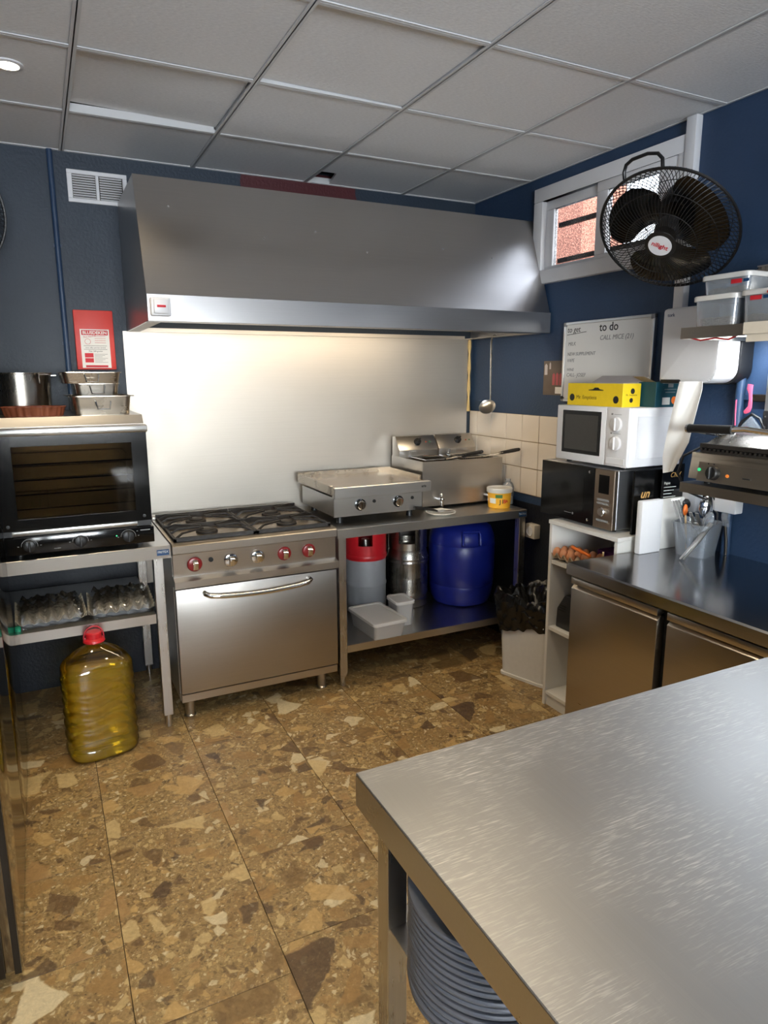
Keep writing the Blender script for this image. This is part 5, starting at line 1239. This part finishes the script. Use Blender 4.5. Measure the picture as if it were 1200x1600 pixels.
# ------------------------------------------------------------------ refrigerated counter
fc = thing('refrigerated_counter', 'stainless steel under-counter refrigerator with door fronts along the blue wall', 'counter refrigerator', (-0.34, -2.6, 0))
ky0, ky1, kx0 = -3.55, -1.738, -0.688
part('worktop', MB().prism([(kx0, 0.822), (kx0, 0.862), (kx0 + 0.006, 0.868), (-0.004, 0.868), (-0.004, 0.822)], 'y', ky0, ky1), M['counter_top'], fc)
part('body', MB().box(kx0 + 0.045, ky0 + 0.01, 0.12, -0.01, ky1 - 0.012, 0.822), M['fridge_st'], fc)
part('dark_reveal', MB().box(kx0 + 0.042, ky0 + 0.01, 0.13, kx0 + 0.045, ky1 - 0.02, 0.815), M['rubber'], fc)
dm = MB().prism([(kx0 + 0.004, 0.13), (kx0 + 0.004, 0.772), (kx0 + 0.022, 0.788), (kx0 + 0.040, 0.786), (kx0 + 0.040, 0.13)], 'y', -0.2135, 0.2135, 0.002).mesh('door')
# prism on axis y uses x,z pairs
dm.materials.append(M['fridge_st'])
lipm = MB().prism([(kx0 + 0.002, 0.790), (kx0 + 0.002, 0.816), (kx0 + 0.042, 0.816), (kx0 + 0.042, 0.798), (kx0 + 0.012, 0.790)], 'y', -0.2135, 0.2135, 0.001).mesh('grip_rail')
lipm.materials.append(M['fridge_st'])
for yc in (-1.9795, -2.4475, -2.9155, -3.31):
    d_ = piece('door', dm, (0, yc, 0), fc)
    g_ = bpy.data.objects.new('grip_rail', lipm); COL.objects.link(g_); g_.parent = d_
for x in (kx0 + 0.09, -0.08):
    for y in (ky1 - 0.08, ky0 + 0.08): part('foot', MB().cyl((x, y, 0), (x, y, 0.12), 0.022, n=16), M['steel_z'], fc)

# ------------------------------------------------------------------ near work table with plates
nt = work_table('work_table', 'large scratched stainless steel table in the foreground', -2.040, -0.80, -3.46, -2.702, 0.802, 0.870,
                (-2.005, -0.84, -3.43, -2.735, 0.535, 0.575), leg=0.042, inset=0.03, top='table_top')
pmesh = MB().lathe([(0.0, 0.002), (0.080, 0.002), (0.084, 0.0), (0.090, 0.0), (0.135, 0.008), (0.1405, 0.0105), (0.1415, 0.0145), (0.1400, 0.0180), (0.1365, 0.0185), (0.130, 0.0155), (0.088, 0.006), (0.0, 0.006)], (0, 0, 0), 64).mesh('dinner_plate')
pmesh.materials.append(M['plate'])
for k in range(15):
    rr = random.Random(k)
    o = bpy.data.objects.new('dinner_plate', pmesh); COL.objects.link(o)
    o.location = (-1.903 + rr.uniform(-.0015, .0015), -2.952 + rr.uniform(-.0015, .0015), 0.575 + k * 0.0125)
    o.rotation_euler = (0, 0, k * 0.9)
    tag(o, 'grey-blue stoneware dinner plate, %s in the stack under the foreground table' % ('lowest', 'second from the bottom', 'third from the bottom', 'fourth from the bottom', 'fifth from the bottom', 'sixth from the bottom', 'seventh from the bottom', 'middle one', 'seventh from the top', 'sixth from the top', 'fifth from the top', 'fourth from the top', 'third from the top', 'second from the top', 'topmost')[k], 'plate', 'dinner plates under the foreground table')

# ------------------------------------------------------------------ upper wall shelf with boxes
us = thing('wall_shelf', 'upper steel wall shelf with plastic food boxes and a light strip underneath', 'shelf', (-0.15, -2.4, 1.73))
sx, sy1, sy0 = -0.420, -1.970, -3.10
part('shelf_board', MB().box(sx, sy0, 1.758, -0.002, sy1, 1.762).box(sx, sy0, 1.723, sx + 0.006, sy1, 1.758).box(sx + 0.006, sy1 - 0.006, 1.723, -0.002, sy1, 1.758), M['fridge_st'], us)
part('bracket', MB().prism([(-0.39, 1.758), (-0.002, 1.758), (-0.002, 1.60), (-0.012, 1.60)], 'y', -2.60, -2.595), M['steel_x'], us)
part('bracket', MB().prism([(-0.39, 1.758), (-0.002, 1.758), (-0.002, 1.60), (-0.012, 1.60)], 'y', -3.05, -3.045), M['steel_x'], us)
lf = part('light_strip', MB().box(-0.165, -2.85, 1.742, -0.135, -1.98, 1.758), M['white'], us)
part('light_diffuser', MB().box(-0.161, -2.84, 1.736, -0.139, -1.99, 1.742), M['led'], lf)
part('red_wire', MB().tube([(-0.405, -1.985, 1.730), (-0.40, -2.04, 1.716), (-0.40, -2.10, 1.722), (-0.40, -2.15, 1.714), (-0.40, -2.19, 1.728)], 0.003, 6), M['red'], us)
light('shelf_strip_light', 'AREA', (-0.150, -2.41, 1.732), (-0.05, -2.41, 1.0), 11, (0.86, 0.93, 1.0), shape='RECTANGLE', size=0.84, size_y=0.02)
bk_ = thing('shelf_bracket_cover', 'cream metal end bracket below the upper wall shelf', 'bracket', (-0.3, -2.2, 1.70))
part('cover', MB().box(sx - 0.012, -2.60, 1.726, sx - 0.0005, -2.225, 1.764, 0.001, 1), M['cream'], bk_)
part('lower_rail', MB().box(sx - 0.006, -2.60, 1.702, sx - 0.0005, -2.235, 1.7255), M['cream'], bk_)
food_box('food_container', 'clear lidded box with crumbs at the end of the upper shelf, beneath another box', (-0.322, -2.080, 1.762), 0.150, 0.165, 0.098, 0.0, fill=0.32, body='clearplastic', lid='milkylid', clip=False, group='boxes on the upper shelf', taper=0.94)
food_box('food_container', 'clear lidded box with red tab at the picture edge of the upper shelf', (-0.322, -2.272, 1.762), 0.150, 0.175, 0.100, 0.0, fill=0.32, body='clearplastic', lid='milkylid', clip=False, group='boxes on the upper shelf', taper=0.94)
food_box('food_container', 'clear lidded box stacked on top of the box at the shelf end', (-0.296, -2.090, 1.868), 0.140, 0.180, 0.062, 0.0, fill=0.4, body='clearplastic', lid='milkylid', clip=False, group='boxes on the upper shelf', taper=0.93)
part('lid_tab', MB().box(-0.410, -2.325, 1.852, -0.404, -2.280, 1.860, 0.001, 1), M['red'], bpy.data.objects['food_container.003'])
for nm, y, z, x in (('food_container.003', -2.215, 1.836, 0), ('food_container.004', -2.115, 1.900, 0)):
    o = bpy.data.objects[nm]
    xf = -0.3975 if nm.endswith('3') else -0.3665
    part('printed_label', MB().box(xf, y - 0.040, z, xf + 0.0008, y, z + 0.014), M['redink'], o)
    part('printed_text', MB().box(xf, y - 0.066, z + 0.002, xf + 0.0008, y - 0.046, z + 0.012), M['bluelabel'], o)
gp_ = thing('steel_insert_pan', 'empty grey steel insert pan standing behind the plastic boxes on the shelf', 'insert pan', (-0.15, -2.25, 1.762))
part('pan', MB().prism([(-2.075, 1.762), (-2.055, 1.925), (-2.105, 1.968), (-2.36, 1.968), (-2.36, 1.762)], 'x', -0.215, -0.08, 0.004), M['keg'], gp_)
part('rim', MB().box(-0.219, -2.365, 1.965, -0.076, -2.100, 1.970), M['steel_y'], gp_)

# ------------------------------------------------------------------ paper dispenser
pd = thing('paper_dispenser', 'white and dark paper towel dispenser on the wall under the shelf', 'paper dispenser', (0, -1.82, 1.56))
dy0, dy1, dz0, dz1 = -1.965, -1.690, 1.565, 1.862
def rr_(x0, z0, x1, z1, r0, r1, n=6):
    # profile in (y,z): rounded lower corners
    pts = [(x1, z1), (x0, z1)]
    for k in range(n + 1):
        a = PI + (PI / 2) * k / n; pts.append((x0 + r0 + r0 * math.cos(a), z0 + r0 + r0 * math.sin(a)))
    for k in range(n + 1):
        a = 1.5 * PI + (PI / 2) * k / n; pts.append((x1 - r1 + r1 * math.cos(a), z0 + r1 + r1 * math.sin(a)))
    return pts
part('back_shell', MB().prism(rr_(dy0, dz0 - 0.006, dy1, dz1, 0.06, 0.02), 'x', -0.075, -0.001, 0.006), M['black'], pd, label='dark back shell')
part('front_cover', MB().prism(rr_(dy0 + 0.002, dz0, dy1, dz1 - 0.002, 0.055, 0.018), 'x', -0.205, -0.076, 0.014), M['white'], pd, label='glossy white cover')
part('paper_slot', MB().box(-0.208, dy1 - 0.11, dz0 - 0.001, -0.12, dy1 - 0.012, dz0 + 0.014, 0.003, 1), M['black'], pd)
text('tork', 0.020, (-0.2055, dy1 - 0.025, dz1 - 0.030), (0, -1, 0), (0, 0, 1), M['bluelabel'], pd)
TW = [(0.0, 1.572, -1.895, 0.068), (0.10, 1.54, -1.893, 0.080), (0.64, 1.335, -1.857, 0.097), (0.80, 1.278, -1.838, 0.080), (0.88, 1.245, -1.830, 0.062), (1.0, 1.212, -1.822, 0.045)]
def towel(u, v):
    # hangs from the slot, drifting and creased as it falls
    for k in range(len(TW) - 1):
        if v <= TW[k + 1][0] + 1e-9: break
    f = (v - TW[k][0]) / (TW[k + 1][0] - TW[k][0])
    z, yc, w = (TW[k][q] + (TW[k + 1][q] - TW[k][q]) * f for q in (1, 2, 3))
    s_ = u - 0.5
    return (-0.252 + 0.05 * s_ * (1 - v) + 0.007 * math.sin(7 * s_ + 2.5 * v) - 0.006 * abs(s_), yc - s_ * w, z + 0.012 * s_ * v)
solid('paper_towel', MB().grid(12, 50, towel, 0.0012), M['paper'], 'long strip of white paper towel hanging from the dispenser', 'paper towel', (-0.19, -1.75, 1.19), sharp=70)

# ------------------------------------------------------------------ lower wall shelf and contact grill
ls = thing('wall_shelf', 'lower steel wall shelf carrying the contact grill', 'shelf', (-0.19, -2.5, 1.165))
lx, ly1, ly0 = -0.385, -1.990, -3.10
part('shelf_board', MB().box(lx, ly0, 1.200, -0.002, ly1, 1.204).box(lx, ly0, 1.168, lx + 0.006, ly1, 1.200).box(lx + 0.006, ly1 - 0.006, 1.168, -0.002, ly1, 1.200), M['fridge_st'], ls)
for y in (-2.45, -3.0): part('bracket', MB().prism([(-0.36, 1.200), (-0.002, 1.200), (-0.002, 1.02), (-0.012, 1.02)], 'y', y, y + 0.005), M['steel_x'], ls)
cg = thing('contact_grill', 'steel contact grill with ribbed plates and black tube handle on the lower shelf', 'contact grill', (-0.19, -2.22, 1.204))
qx, qy1, qy0 = -0.372, -2.012, -2.440
part('body', MB().prism([(qx, 1.222), (qx + 0.012, 1.300), (qx + 0.012, 1.318), (-0.03, 1.318), (-0.03, 1.222)], 'y', qy0, qy1, 0.002), M['fridge_st'], cg)
part('front_panel', MB().prism([(qx - 0.004, 1.218), (qx + 0.006, 1.286), (qx + 0.010, 1.286), (qx + 0.002, 1.218)], 'y', qy0 + 0.012, qy1 - 0.040), M['fridge_st'], cg)
for y in (qy1 - 0.05, qy0 + 0.05):
    for x in (qx + 0.05, -0.08): part('foot', MB().cyl((x, y, 1.204), (x, y, 1.224), 0.014, n=12), M['rubber'], cg)
kn = Vector((-0.99, 0, 0.12)).normalized()
part('knob', MB().lathe([(0.026, 0), (0.024, 0.016), (0.020, 0.020), (0, 0.020)], (qx + 0.001, -2.120, 1.252), 28, kn).box(qx - 0.030, -2.125, 1.232, qx - 0.016, -2.113, 1.276, 0.003, 1), M['black'], cg)
part('indicator', MB().lathe([(0.006, 0), (0.006, 0.003), (0, 0.004)], (qx + 0.001, -2.058, 1.258), 14, kn), M['greenled'], cg, label='lit green lamp')
part('indicator', MB().lathe([(0.006, 0), (0.006, 0.003), (0, 0.004)], (qx + 0.001, -2.175, 1.248), 14, kn), M['orangeled'], cg, label='orange lamp')
for y_, z_, w_ in ((-2.118, 1.281, 0.003), (-2.095, 1.281, 0.003), (-2.265, 1.245, 0.03)): part('print_mark', MB().box(qx - 0.003 + (0.004 if z_ > 1.26 else 0), y_, z_, qx + 0.004, y_ + w_, z_ + 0.004), M['ink'], cg)
rb_ = MB().box(qx + 0.030, qy0 + 0.02, 1.318, -0.05, qy1 - 0.02, 1.326)
part('lower_plate', rb_, M['iron'], cg)
for k in range(22):
    part('rib', MB().box(qx + 0.026, qy1 - 0.030 - k * 0.0178, 1.326, -0.06, qy1 - 0.022 - k * 0.0178, 1.334), M['iron'], cg)
part('upper_plate', MB().box(qx + 0.024, qy0 + 0.02, 1.336, -0.06, qy1 - 0.02, 1.352, 0.002, 1), M['iron'], cg)
part('plate_cover', MB().prism([(qx + 0.026, 1.352), (qx + 0.110, 1.388), (-0.10, 1.388), (-0.062, 1.352)], 'y', qy0 + 0.045, qy1 - 0.045, 0.002), M['keg'], cg)
part('handle', MB().cyl((qx + 0.02, -1.985, 1.402), (qx + 0.02, -2.165, 1.408), 0.016, n=18), M['black'], cg, label='black tube grip')
part('handle_end', MB().lathe([(0.017, 0), (0.017, 0.008), (0.010, 0.014), (0, 0.015)], (qx + 0.02, -1.985, 1.402), 18, (0, 1, -0.03)), M['chrome'], cg)
part('handle_arm', MB().tube([(qx + 0.02, -2.160, 1.408), (qx + 0.035, -2.20, 1.412), (qx + 0.05, -2.30, 1.404), (qx + 0.12, -2.36, 1.396), (-0.10, -2.36, 1.392)], 0.010, 10).tube([(qx + 0.02, -1.995, 1.396), (qx + 0.07, -2.05, 1.386), (qx + 0.12, -2.10, 1.386)], 0.008, 8), M['chrome'], cg)
part('power_cord', MB().tube([(-0.10, -2.010, 1.26), (-0.16, -1.985, 1.30), (-0.24, -1.955, 1.325), (-0.30, -1.925, 1.290), (-0.30, -1.905, 1.22), (-0.26, -1.915, 1.15), (-0.12, -1.90, 1.10), (-0.04, -1.87, 1.10)], 0.005, 8), M['black'], cg)
gl_ = thing('clear_lid', 'clear plastic lid with black rim leaning on the wall behind the grill', 'lid', (-0.03, -2.0, 1.32))
part('dome', MB().prism([(-1.925, 1.36), (-2.0, 1.44), (-2.075, 1.36), (-2.06, 1.33), (-1.935, 1.33)], 'x', -0.035, -0.018, 0.004), M['clearplastic'], gl_)
part('rim', MB().tube([(-0.026, -1.915, 1.335), (-0.026, -1.922, 1.362), (-0.026, -1.965, 1.42), (-0.026, -2.0, 1.447), (-0.026, -2.035, 1.43), (-0.026, -2.06, 1.39), (-0.026, -2.075, 1.335)], 0.006, 8), M['black'], gl_)

# things on the wall between the two shelves
solid('wall_pipe', MB().tube([(-0.020, -1.935, 0.868), (-0.020, -1.935, 1.765)], 0.018, 14).box(-0.022, -1.962, 1.50, 0, -1.908, 1.52), M['bluepipe'], 'blue painted pipe on the wall beside the paper dispenser', 'pipe', (-0.02, -1.935, 0.868))
rk = thing('tool_rack', 'dark metal magnetic rack on the blue wall holding tools', 'rack', (0, -2.1, 1.50))
part('bar', MB().box(-0.018, -2.40, 1.494, -0.0005, -1.985, 1.522, 0.002, 1), M['darkmetal'], rk)
part('hook', MB().tube([(-0.018, -1.992, 1.508), (-0.034, -1.992, 1.504), (-0.036, -1.992, 1.490), (-0.030, -1.992, 1.484)], 0.003, 6), M['chrome'], rk)
op = MB()
oz = [(-1.990, 1.560, .012), (-1.988, 1.545, .012), (-1.993, 1.525, .008), (-1.996, 1.500, .0075), (-1.996, 1.475, .009), (-1.990, 1.462, .011), (-1.980, 1.455, .009), (-1.974, 1.452, .006)]
op.tube([(-0.038, y, z) for y, z, r in oz], [r for _, _, r in oz], 10, flat=0.45)
solid('bottle_opener', op, M['pink'], 'pink plastic opener hanging on the tool rack', 'opener', (-0.038, -1.99, 1.452))
kf = thing('kitchen_knife', 'kitchen knife with black riveted handle on the tool rack', 'knife', (-0.03, -2.055, 1.34))
part('handle', MB().box(-0.030, -2.072, 1.34, -0.0185, -2.046, 1.462, 0.004), M['black'], kf)
part('blade', MB().prism([(-2.072, 1.462), (-2.046, 1.462), (-2.046, 1.60), (-2.060, 1.64), (-2.072, 1.60)], 'x', -0.0225, -0.0190), M['steel_z'], kf)
for z in (1.365, 1.400, 1.440): part('rivet', MB().lathe([(0.0035, 0), (0, 0.002)], (-0.030, -2.059, z), 10, (-1, 0, 0)), M['chrome'], kf)
solid('red_cable', MB().tube([(-0.041, -1.937, 1.50), (-0.041, -1.938, 1.45), (-0.041, -1.942, 1.40)], 0.0025, 6), M['pink'], 'thin red cable hanging beside the blue wall pipe', 'cable', (-0.041, -1.94, 1.40))

# sockets, plugs and cables above the counter
s2 = thing('socket_box', 'white double socket box with black plug on the blue wall under the lower shelf', 'socket', (0, -1.91, 1.08))
part('housing', MB().box(-0.050, -1.985, 1.045, -0.0005, -1.842, 1.125, 0.006), M['white'], s2)
part('plug', MB().lathe([(0.021, 0), (0.021, 0.022), (0.016, 0.030), (0, 0.030)], (-0.050, -1.868, 1.096), 22, (-1, 0, 0)), M['black'], s2)
part('cable', MB().tube([(-0.045, -1.945, 1.046), (-0.045, -1.945, 0.99), (-0.038, -1.950, 0.93), (-0.036, -1.952, 0.870)], 0.0055, 8), M['darkmetal'], s2)
part('tape', MB().grid(4, 6, lambda u, v: (-0.053 - 0.004 * math.sin(5 * v), -1.930 - 0.030 * u - 0.006 * v, 1.046 - 0.055 * v), 0.001), M['clearplastic'], s2)
s3 = thing('socket_box', 'white socket box with coiled black plug behind the utensil tub', 'socket', (0, -1.73, 1.08))
part('housing', MB().box(-0.050, -1.795, 1.020, -0.0005, -1.665, 1.105, 0.006), M['white'], s3)
part('plug', MB().lathe([(0.022, 0), (0.022, 0.025), (0.017, 0.034), (0, 0.034)], (-0.050, -1.752, 1.052), 22, (-1, 0, 0)), M['black'], s3)
part('cable', MB().tube([(-0.085, -1.752, 1.052), (-0.10, -1.768, 1.045), (-0.095, -1.785, 1.02), (-0.07, -1.80, 0.97), (-0.04, -1.81, 0.872)], 0.0045, 8), M['black'], s3)

# menu boards and chopping boards behind the utensils
mb1 = thing('menu_board', 'black menu board with gold script standing next to the black microwave', 'menu board', (-0.2, -1.71, 0.868))
part('board', MB().box(-0.320, -1.712, 0.935, -0.105, -1.702, 1.205, 0.001, 1), M['blackgloss'], mb1)
text('un', 0.052, (-0.285, -1.7126, 1.105), (1, 0, 0), (0, 0, 1), M['gold'], mb1, shear=0.35, weight=0.0012)
text('Ho', 0.062, (-0.290, -1.7126, 1.055), (1, 0, 0), (0, 0, 1), M['gold'], mb1, shear=0.35, weight=0.0005)
mb2 = thing('menu_board', 'black menu card with white text lines leaning beside the gold script board', 'menu board', (-0.1, -1.73, 0.868))
part('card', MB().box(-0.185, -1.733, 1.010, -0.055, -1.728, 1.225, 0.001, 1), M['blackgloss'], mb2)
text('Chef', 0.030, (-0.140, -1.7336, 1.180), (1, 0, 0), (0, 0, 1), M['gold'], mb2, shear=0.35)
text('Papas', 0.016, (-0.172, -1.7336, 1.147), (1, 0, 0), (0, 0, 1), M['whiteink'], mb2)
for k in range(6): part('text_line', MB().box(-0.172, -1.7338, 1.128 - k * 0.014, -0.100 - (k % 3) * 0.012, -1.7329, 1.1305 - k * 0.014), M['whiteink'], mb2)
cbd = thing('chopping_board', 'thick white plastic chopping board standing upright next to the menu boards', 'chopping board', (-0.27, -1.765, 0.868))
part('board', MB().box(-0.345, -1.785, 0.868, -0.225, -1.755, 1.092, 0.006), M['white'], cbd)
cbd2 = thing('chopping_board', 'white plastic chopping board behind the utensil tub', 'chopping board', (-0.15, -1.765, 0.868))
part('board', MB().box(-0.215, -1.760, 0.868, -0.070, -1.742, 1.085, 0.005), M['whitemelamine'], cbd2)

# utensil tub
ut = thing('utensil_tub', 'clear plastic tub of spoons and tongs on the counter', 'utensil tub', (-0.135, -1.885, 0.868), rot=(0, 0, R(14)))
part('tub', tray_mesh(0.150, 0.150, 0.138, 0.020, 0.80, 0.006, 0.0025), M['clearplastic'], ut, local=True)
part('tub_tab', MB().box(0.078, -0.010, 0.126, 0.094, 0.004, 0.136, 0.002, 1), M['red'], ut, local=True)
U = Vector((-0.135, -1.885, 0.868))
def spoon(label, base, tip, bowl, mat='chrome', r=0.0035):
    b_, t_ = U + Vector(base), U + Vector(tip)
    s_ = thing('serving_spoon', label, 'spoon', tuple(b_), 'utensils in the tub')
    part('stem', MB().tube([b_, (b_ + t_) / 2, t_], r, 8, flat=0.6), M[mat], s_)
    d = (t_ - b_).normalized()
    m = MB(); q = d.to_track_quat('Y', 'Z'); m.m = Matrix.Translation(t_ + d * bowl * 1.0) @ q.to_matrix().to_4x4() @ Matrix.Rotation(R(70), 4, 'Y')
    m.ellipsoid((0, 0, 0), bowl * 0.72, bowl * 1.1, bowl * 0.26, 18, 10)
    part('bowl', m, M[mat], s_)
spoon('large shiny serving spoon standing in the utensil tub', (0.01, 0.0, 0.02), (0.030, -0.005, 0.158), 0.042)
spoon('smaller steel spoon beside the large one in the utensil tub', (0.03, 0.02, 0.02), (0.062, 0.01, 0.150), 0.032)
spoon('clear plastic spoon in front of the steel spoons in the utensil tub', (-0.01, -0.03, 0.02), (0.002, -0.045, 0.135), 0.026, 'clearplastic')
def tongs(label, b, t, w):
    b_, t_ = U + Vector(b), U + Vector(t)
    s_ = thing('tongs', label, 'tongs', tuple(b_), 'utensils in the tub')
    for k in (-1, 1):
        off = Vector((0.4, -0.9, 0)) * 0.010 * k
        part('arm', MB().tube([b_ + off * 0.4, (b_ + t_) / 2 + off, t_ + off * 1.2], [0.007, 0.012, 0.010], 8, flat=0.35), M['steel_z'], s_)
tongs('steel tongs leaning out of the utensil tub towards the chopping boards', (0.02, -0.02, 0.03), (-0.055, -0.02, 0.185), 0.01)
tongs('second pair of steel tongs lying low across the utensil tub rim', (0.0, -0.045, 0.05), (-0.075, -0.035, 0.150), 0.01)
tg = thing('flat_tongs', 'long steel grill tongs leaning on the outside of the utensil tub', 'tongs', tuple(U + Vector((-0.14, -0.03, 0))), 'utensils in the tub')
for k in (0, 1):
    part('arm', MB().tube([U + Vector((-0.128 - 0.006 * k, -0.050 + 0.012 * k, 0.006)), U + Vector((-0.075, -0.075 + 0.012 * k, 0.085)), U + Vector((-0.028 + 0.006 * k, -0.088 + 0.012 * k, 0.150))], [0.006, 0.011, 0.012], 8, flat=0.4), M['steel_z'], tg)
sp2 = thing('slotted_turner', 'slotted steel turner leaning in the utensil tub against the chopping board', 'turner', tuple(U + Vector((-0.03, 0.03, 0.03))), 'utensils in the tub')
part('stem', MB().tube([U + Vector((-0.02, 0.02, 0.02)), U + Vector((-0.060, 0.040, 0.16))], 0.004, 8), M['steel_z'], sp2)
b_ = U + Vector((-0.060, 0.040, 0.16)); d = Vector((-0.30, 0.12, 0.94)).normalized(); e = Vector((0.75, -0.62, 0.25)).normalized()
m = MB()
for k in (-1, 0, 1):
    m.tube([b_ + e * 0.009 * k, b_ + d * 0.075 + e * 0.012 * k], 0.004, 4)
m.tube([b_ + d * 0.075 - e * 0.016, b_ + d * 0.075 + e * 0.016], 0.004, 4)
part('blade', m, M['steel_z'], sp2)
ob = thing('orange_scraper', 'small orange plastic scraper tip in the utensil tub', 'scraper', tuple(U + Vector((-0.04, 0.03, 0.02))), 'utensils in the tub')
part('stem', MB().tube([U + Vector((-0.02, 0.03, 0.02)), U + Vector((-0.034, 0.035, 0.165))], 0.004, 8), M['wood'], ob)
part('head', MB().ellipsoid(U + Vector((-0.036, 0.036, 0.185)), 0.012, 0.008, 0.024, 14, 10), M['orange'], ob)
solid('steel_skewer', MB().tube([U + Vector((0.102, -0.01, 0.001)), U + Vector((0.105, -0.012, 0.08)), U + Vector((0.108, -0.005, 0.165)), U + Vector((0.100, 0.004, 0.178)), U + Vector((0.090, 0.006, 0.172))], 0.0045, 8, flat=0.6), M['steel_z'], 'thin hooked steel utensil standing next to the utensil tub', 'utensil', tuple(U + Vector((0.1, 0, 0))))

# ------------------------------------------------------------------ fans
def make_fan(name, label, pos, axis, wallpt, spin=0.3, text_=True):
    ax = Vector(axis).normalized()
    pos = Vector(pos)
    t_ = thing(name, label, 'fan', tuple(pos), 'wall fans')
    q = ax.to_track_quat('Z', 'Y').to_matrix().to_4x4()      # local z points out of the front
    MX = Matrix.Translation(pos) @ q
    RR = 0.255
    def mbx():
        m = MB(); m.m = MX; return m
    front = mbx(); n = 84
    for k in range(n):
        a = 2 * PI * k / n; a2 = a + 0.16
        pts = []
        for s_ in range(8):
            u = s_ / 7; r = 0.055 + (RR - 0.055) * u
            z = 0.105 - 0.075 * u ** 2.6
            aa = a + 0.16 * math.sin(u * PI)
            pts.append((r * math.cos(aa), r * math.sin(aa), z))
        front.tube(pts, 0.0014, 4)
    ring = lambda m, r, z, rad, ns=64: m.tube([(r * math.cos(2 * PI * k / ns), r * math.sin(2 * PI * k / ns), z) for k in range(ns)], rad, 6, True)
    ring(front, 0.13, 0.102, 0.0016); ring(front, 0.20, 0.085, 0.0016); ring(front, 0.055, 0.105, 0.003)
    part('front_guard', front, M['black'], t_, kind='stuff')
    back = mbx()
    for k in range(n):
        a = 2 * PI * k / n
        pts = []
        for s_ in range(7):
            u = s_ / 6; r = 0.06 + (RR - 0.06) * u
            z = -0.085 + 0.10 * u ** 3
            pts.append((r * math.cos(a), r * math.sin(a), z))
        back.tube(pts, 0.0014, 4)
    ring(back, 0.14, -0.083, 0.0016); ring(back, 0.21, -0.045, 0.0016)
    part('rear_guard', back, M['black'], t_, kind='stuff')
    m = mbx(); ring(m, RR, 0.024, 0.006, 72)
    part('guard_rim', m, M['black'], t_)
    for b in range(3):
        m = mbx()
        def bl(u, v):
            r = 0.045 + 0.180 * u
            wid = (0.55 + 0.85 * math.sin(min(1, u * 1.05) * PI * 0.62)) * (1 - 0.35 * u ** 4)
            a = spin + b * 2 * PI / 3 + (v - 0.5) * wid * 1.45 + 0.35 * u
            z = 0.030 - 0.055 * (v - 0.5) * (1 - 0.3 * u)
            return (r * math.cos(a), r * math.sin(a), z)
        part('blade', m.grid(12, 12, bl, 0.0025), M['blackgloss'], t_)
    m = mbx(); m.lathe([(0.045, -0.01), (0.048, 0.03), (0.040, 0.050), (0, 0.055)], (0, 0, 0), 28)
    part('hub', m, M['black'], t_)
    m = mbx(); m.lathe([(0.0, 0.100), (0.056, 0.102), (0.056, 0.108), (0.046, 0.110), (0, 0.1105)], (0, 0, 0), 32)
    bd_ = part('badge', m, M['black'], t_)
    m = mbx(); m.lathe([(0.043, 0.1095), (0.043, 0.1115), (0, 0.112)], (0, 0, 0), 32)
    bw_ = part('badge_plate', m, M['white'], bd_, label='white round badge')
    m = mbx(); m.lathe([(0.0, -0.215), (0.060, -0.205), (0.072, -0.16), (0.072, -0.09), (0.055, -0.075), (0, -0.07)], (0, 0, 0), 28)
    part('motor_housing', m, M['black'], t_)
    w = Vector(wallpt); mo = MX @ Vector((0, 0, -0.15))
    n_ = Vector((-1, 0, 0)) if abs(w.x) < 0.01 else Vector((0, -1, 0))
    part('wall_arm', MB().tube([w + n_ * 0.03, w + n_ * 0.06, (w + n_ * 0.06 + mo) / 2 + Vector((0, 0, -0.02)), mo], [0.028, 0.022, 0.018, 0.020], 12), M['black'], t_)
    pb = MB()
    if n_.x: pb.box(-0.03, w.y - 0.05, w.z - 0.07, -0.0005, w.y + 0.05, w.z + 0.07, 0.006)
    else: pb.box(w.x - 0.05, -0.03, w.z - 0.07, w.x + 0.05, -0.0005, w.z + 0.07, 0.006)
    part('wall_plate', pb, M['black'], t_)
    m = mbx()
    lu = q.to_3x3().inverted() @ Vector((0, 0, 1)); ang = math.atan2(lu.y, lu.x) + 0.16
    def pol(r, da, z): return (r * math.cos(ang + da), r * math.sin(ang + da), z)
    m.tube([pol(RR, -0.30, 0.02), pol(RR + 0.022, -0.28, 0.0), pol(RR + 0.036, -0.22, -0.01), pol(RR + 0.042, -0.10, -0.012), pol(RR + 0.042, 0.10, -0.012), pol(RR + 0.036, 0.20, -0.01), pol(RR + 0.020, 0.26, 0.0), pol(RR, 0.28, 0.02)], 0.0065, 8)
    part('carry_loop', m, M['black'], t_)
    if text_:
        cz_ = MX @ Vector((0, 0, 0.1124))
        rgt = Vector((0.895, -0.446, 0)); xr = (rgt - ax * rgt.dot(ax)).normalized(); yr = ax.cross(xr)
        text('nilight', 0.026, cz_, xr, yr, M['redink'], bw_, 'CENTER', weight=0.0006)
    return t_
make_fan('wall_fan', 'black wire-guard wall fan with white badge beside the window', (-0.300, -1.775, 2.150), (-0.692, -0.265, -0.743), (0, -1.70, 2.20), spin=2.2)
make_fan('wall_fan', 'black wall fan cut off by the picture edge over the oven', (-2.822, -0.26, 2.270), (0.10, -0.97, -0.2), (-2.86, 0, 2.28), spin=0.2, text_=False)


# ------------------------------------------------------------------ lettering becomes plain mesh
dg = bpy.context.evaluated_depsgraph_get()
for o in [q for q in sc.objects if q.type == 'FONT']:
    me = bpy.data.meshes.new_from_object(o.evaluated_get(dg))
    me.name = 'lettering'
    if not me.materials: me.materials.append(o.data.materials[0])
    n_o = bpy.data.objects.new('lettering', me); COL.objects.link(n_o)
    n_o.parent = o.parent; n_o.matrix_local = o.matrix_local.copy()
    bpy.data.objects.remove(o)
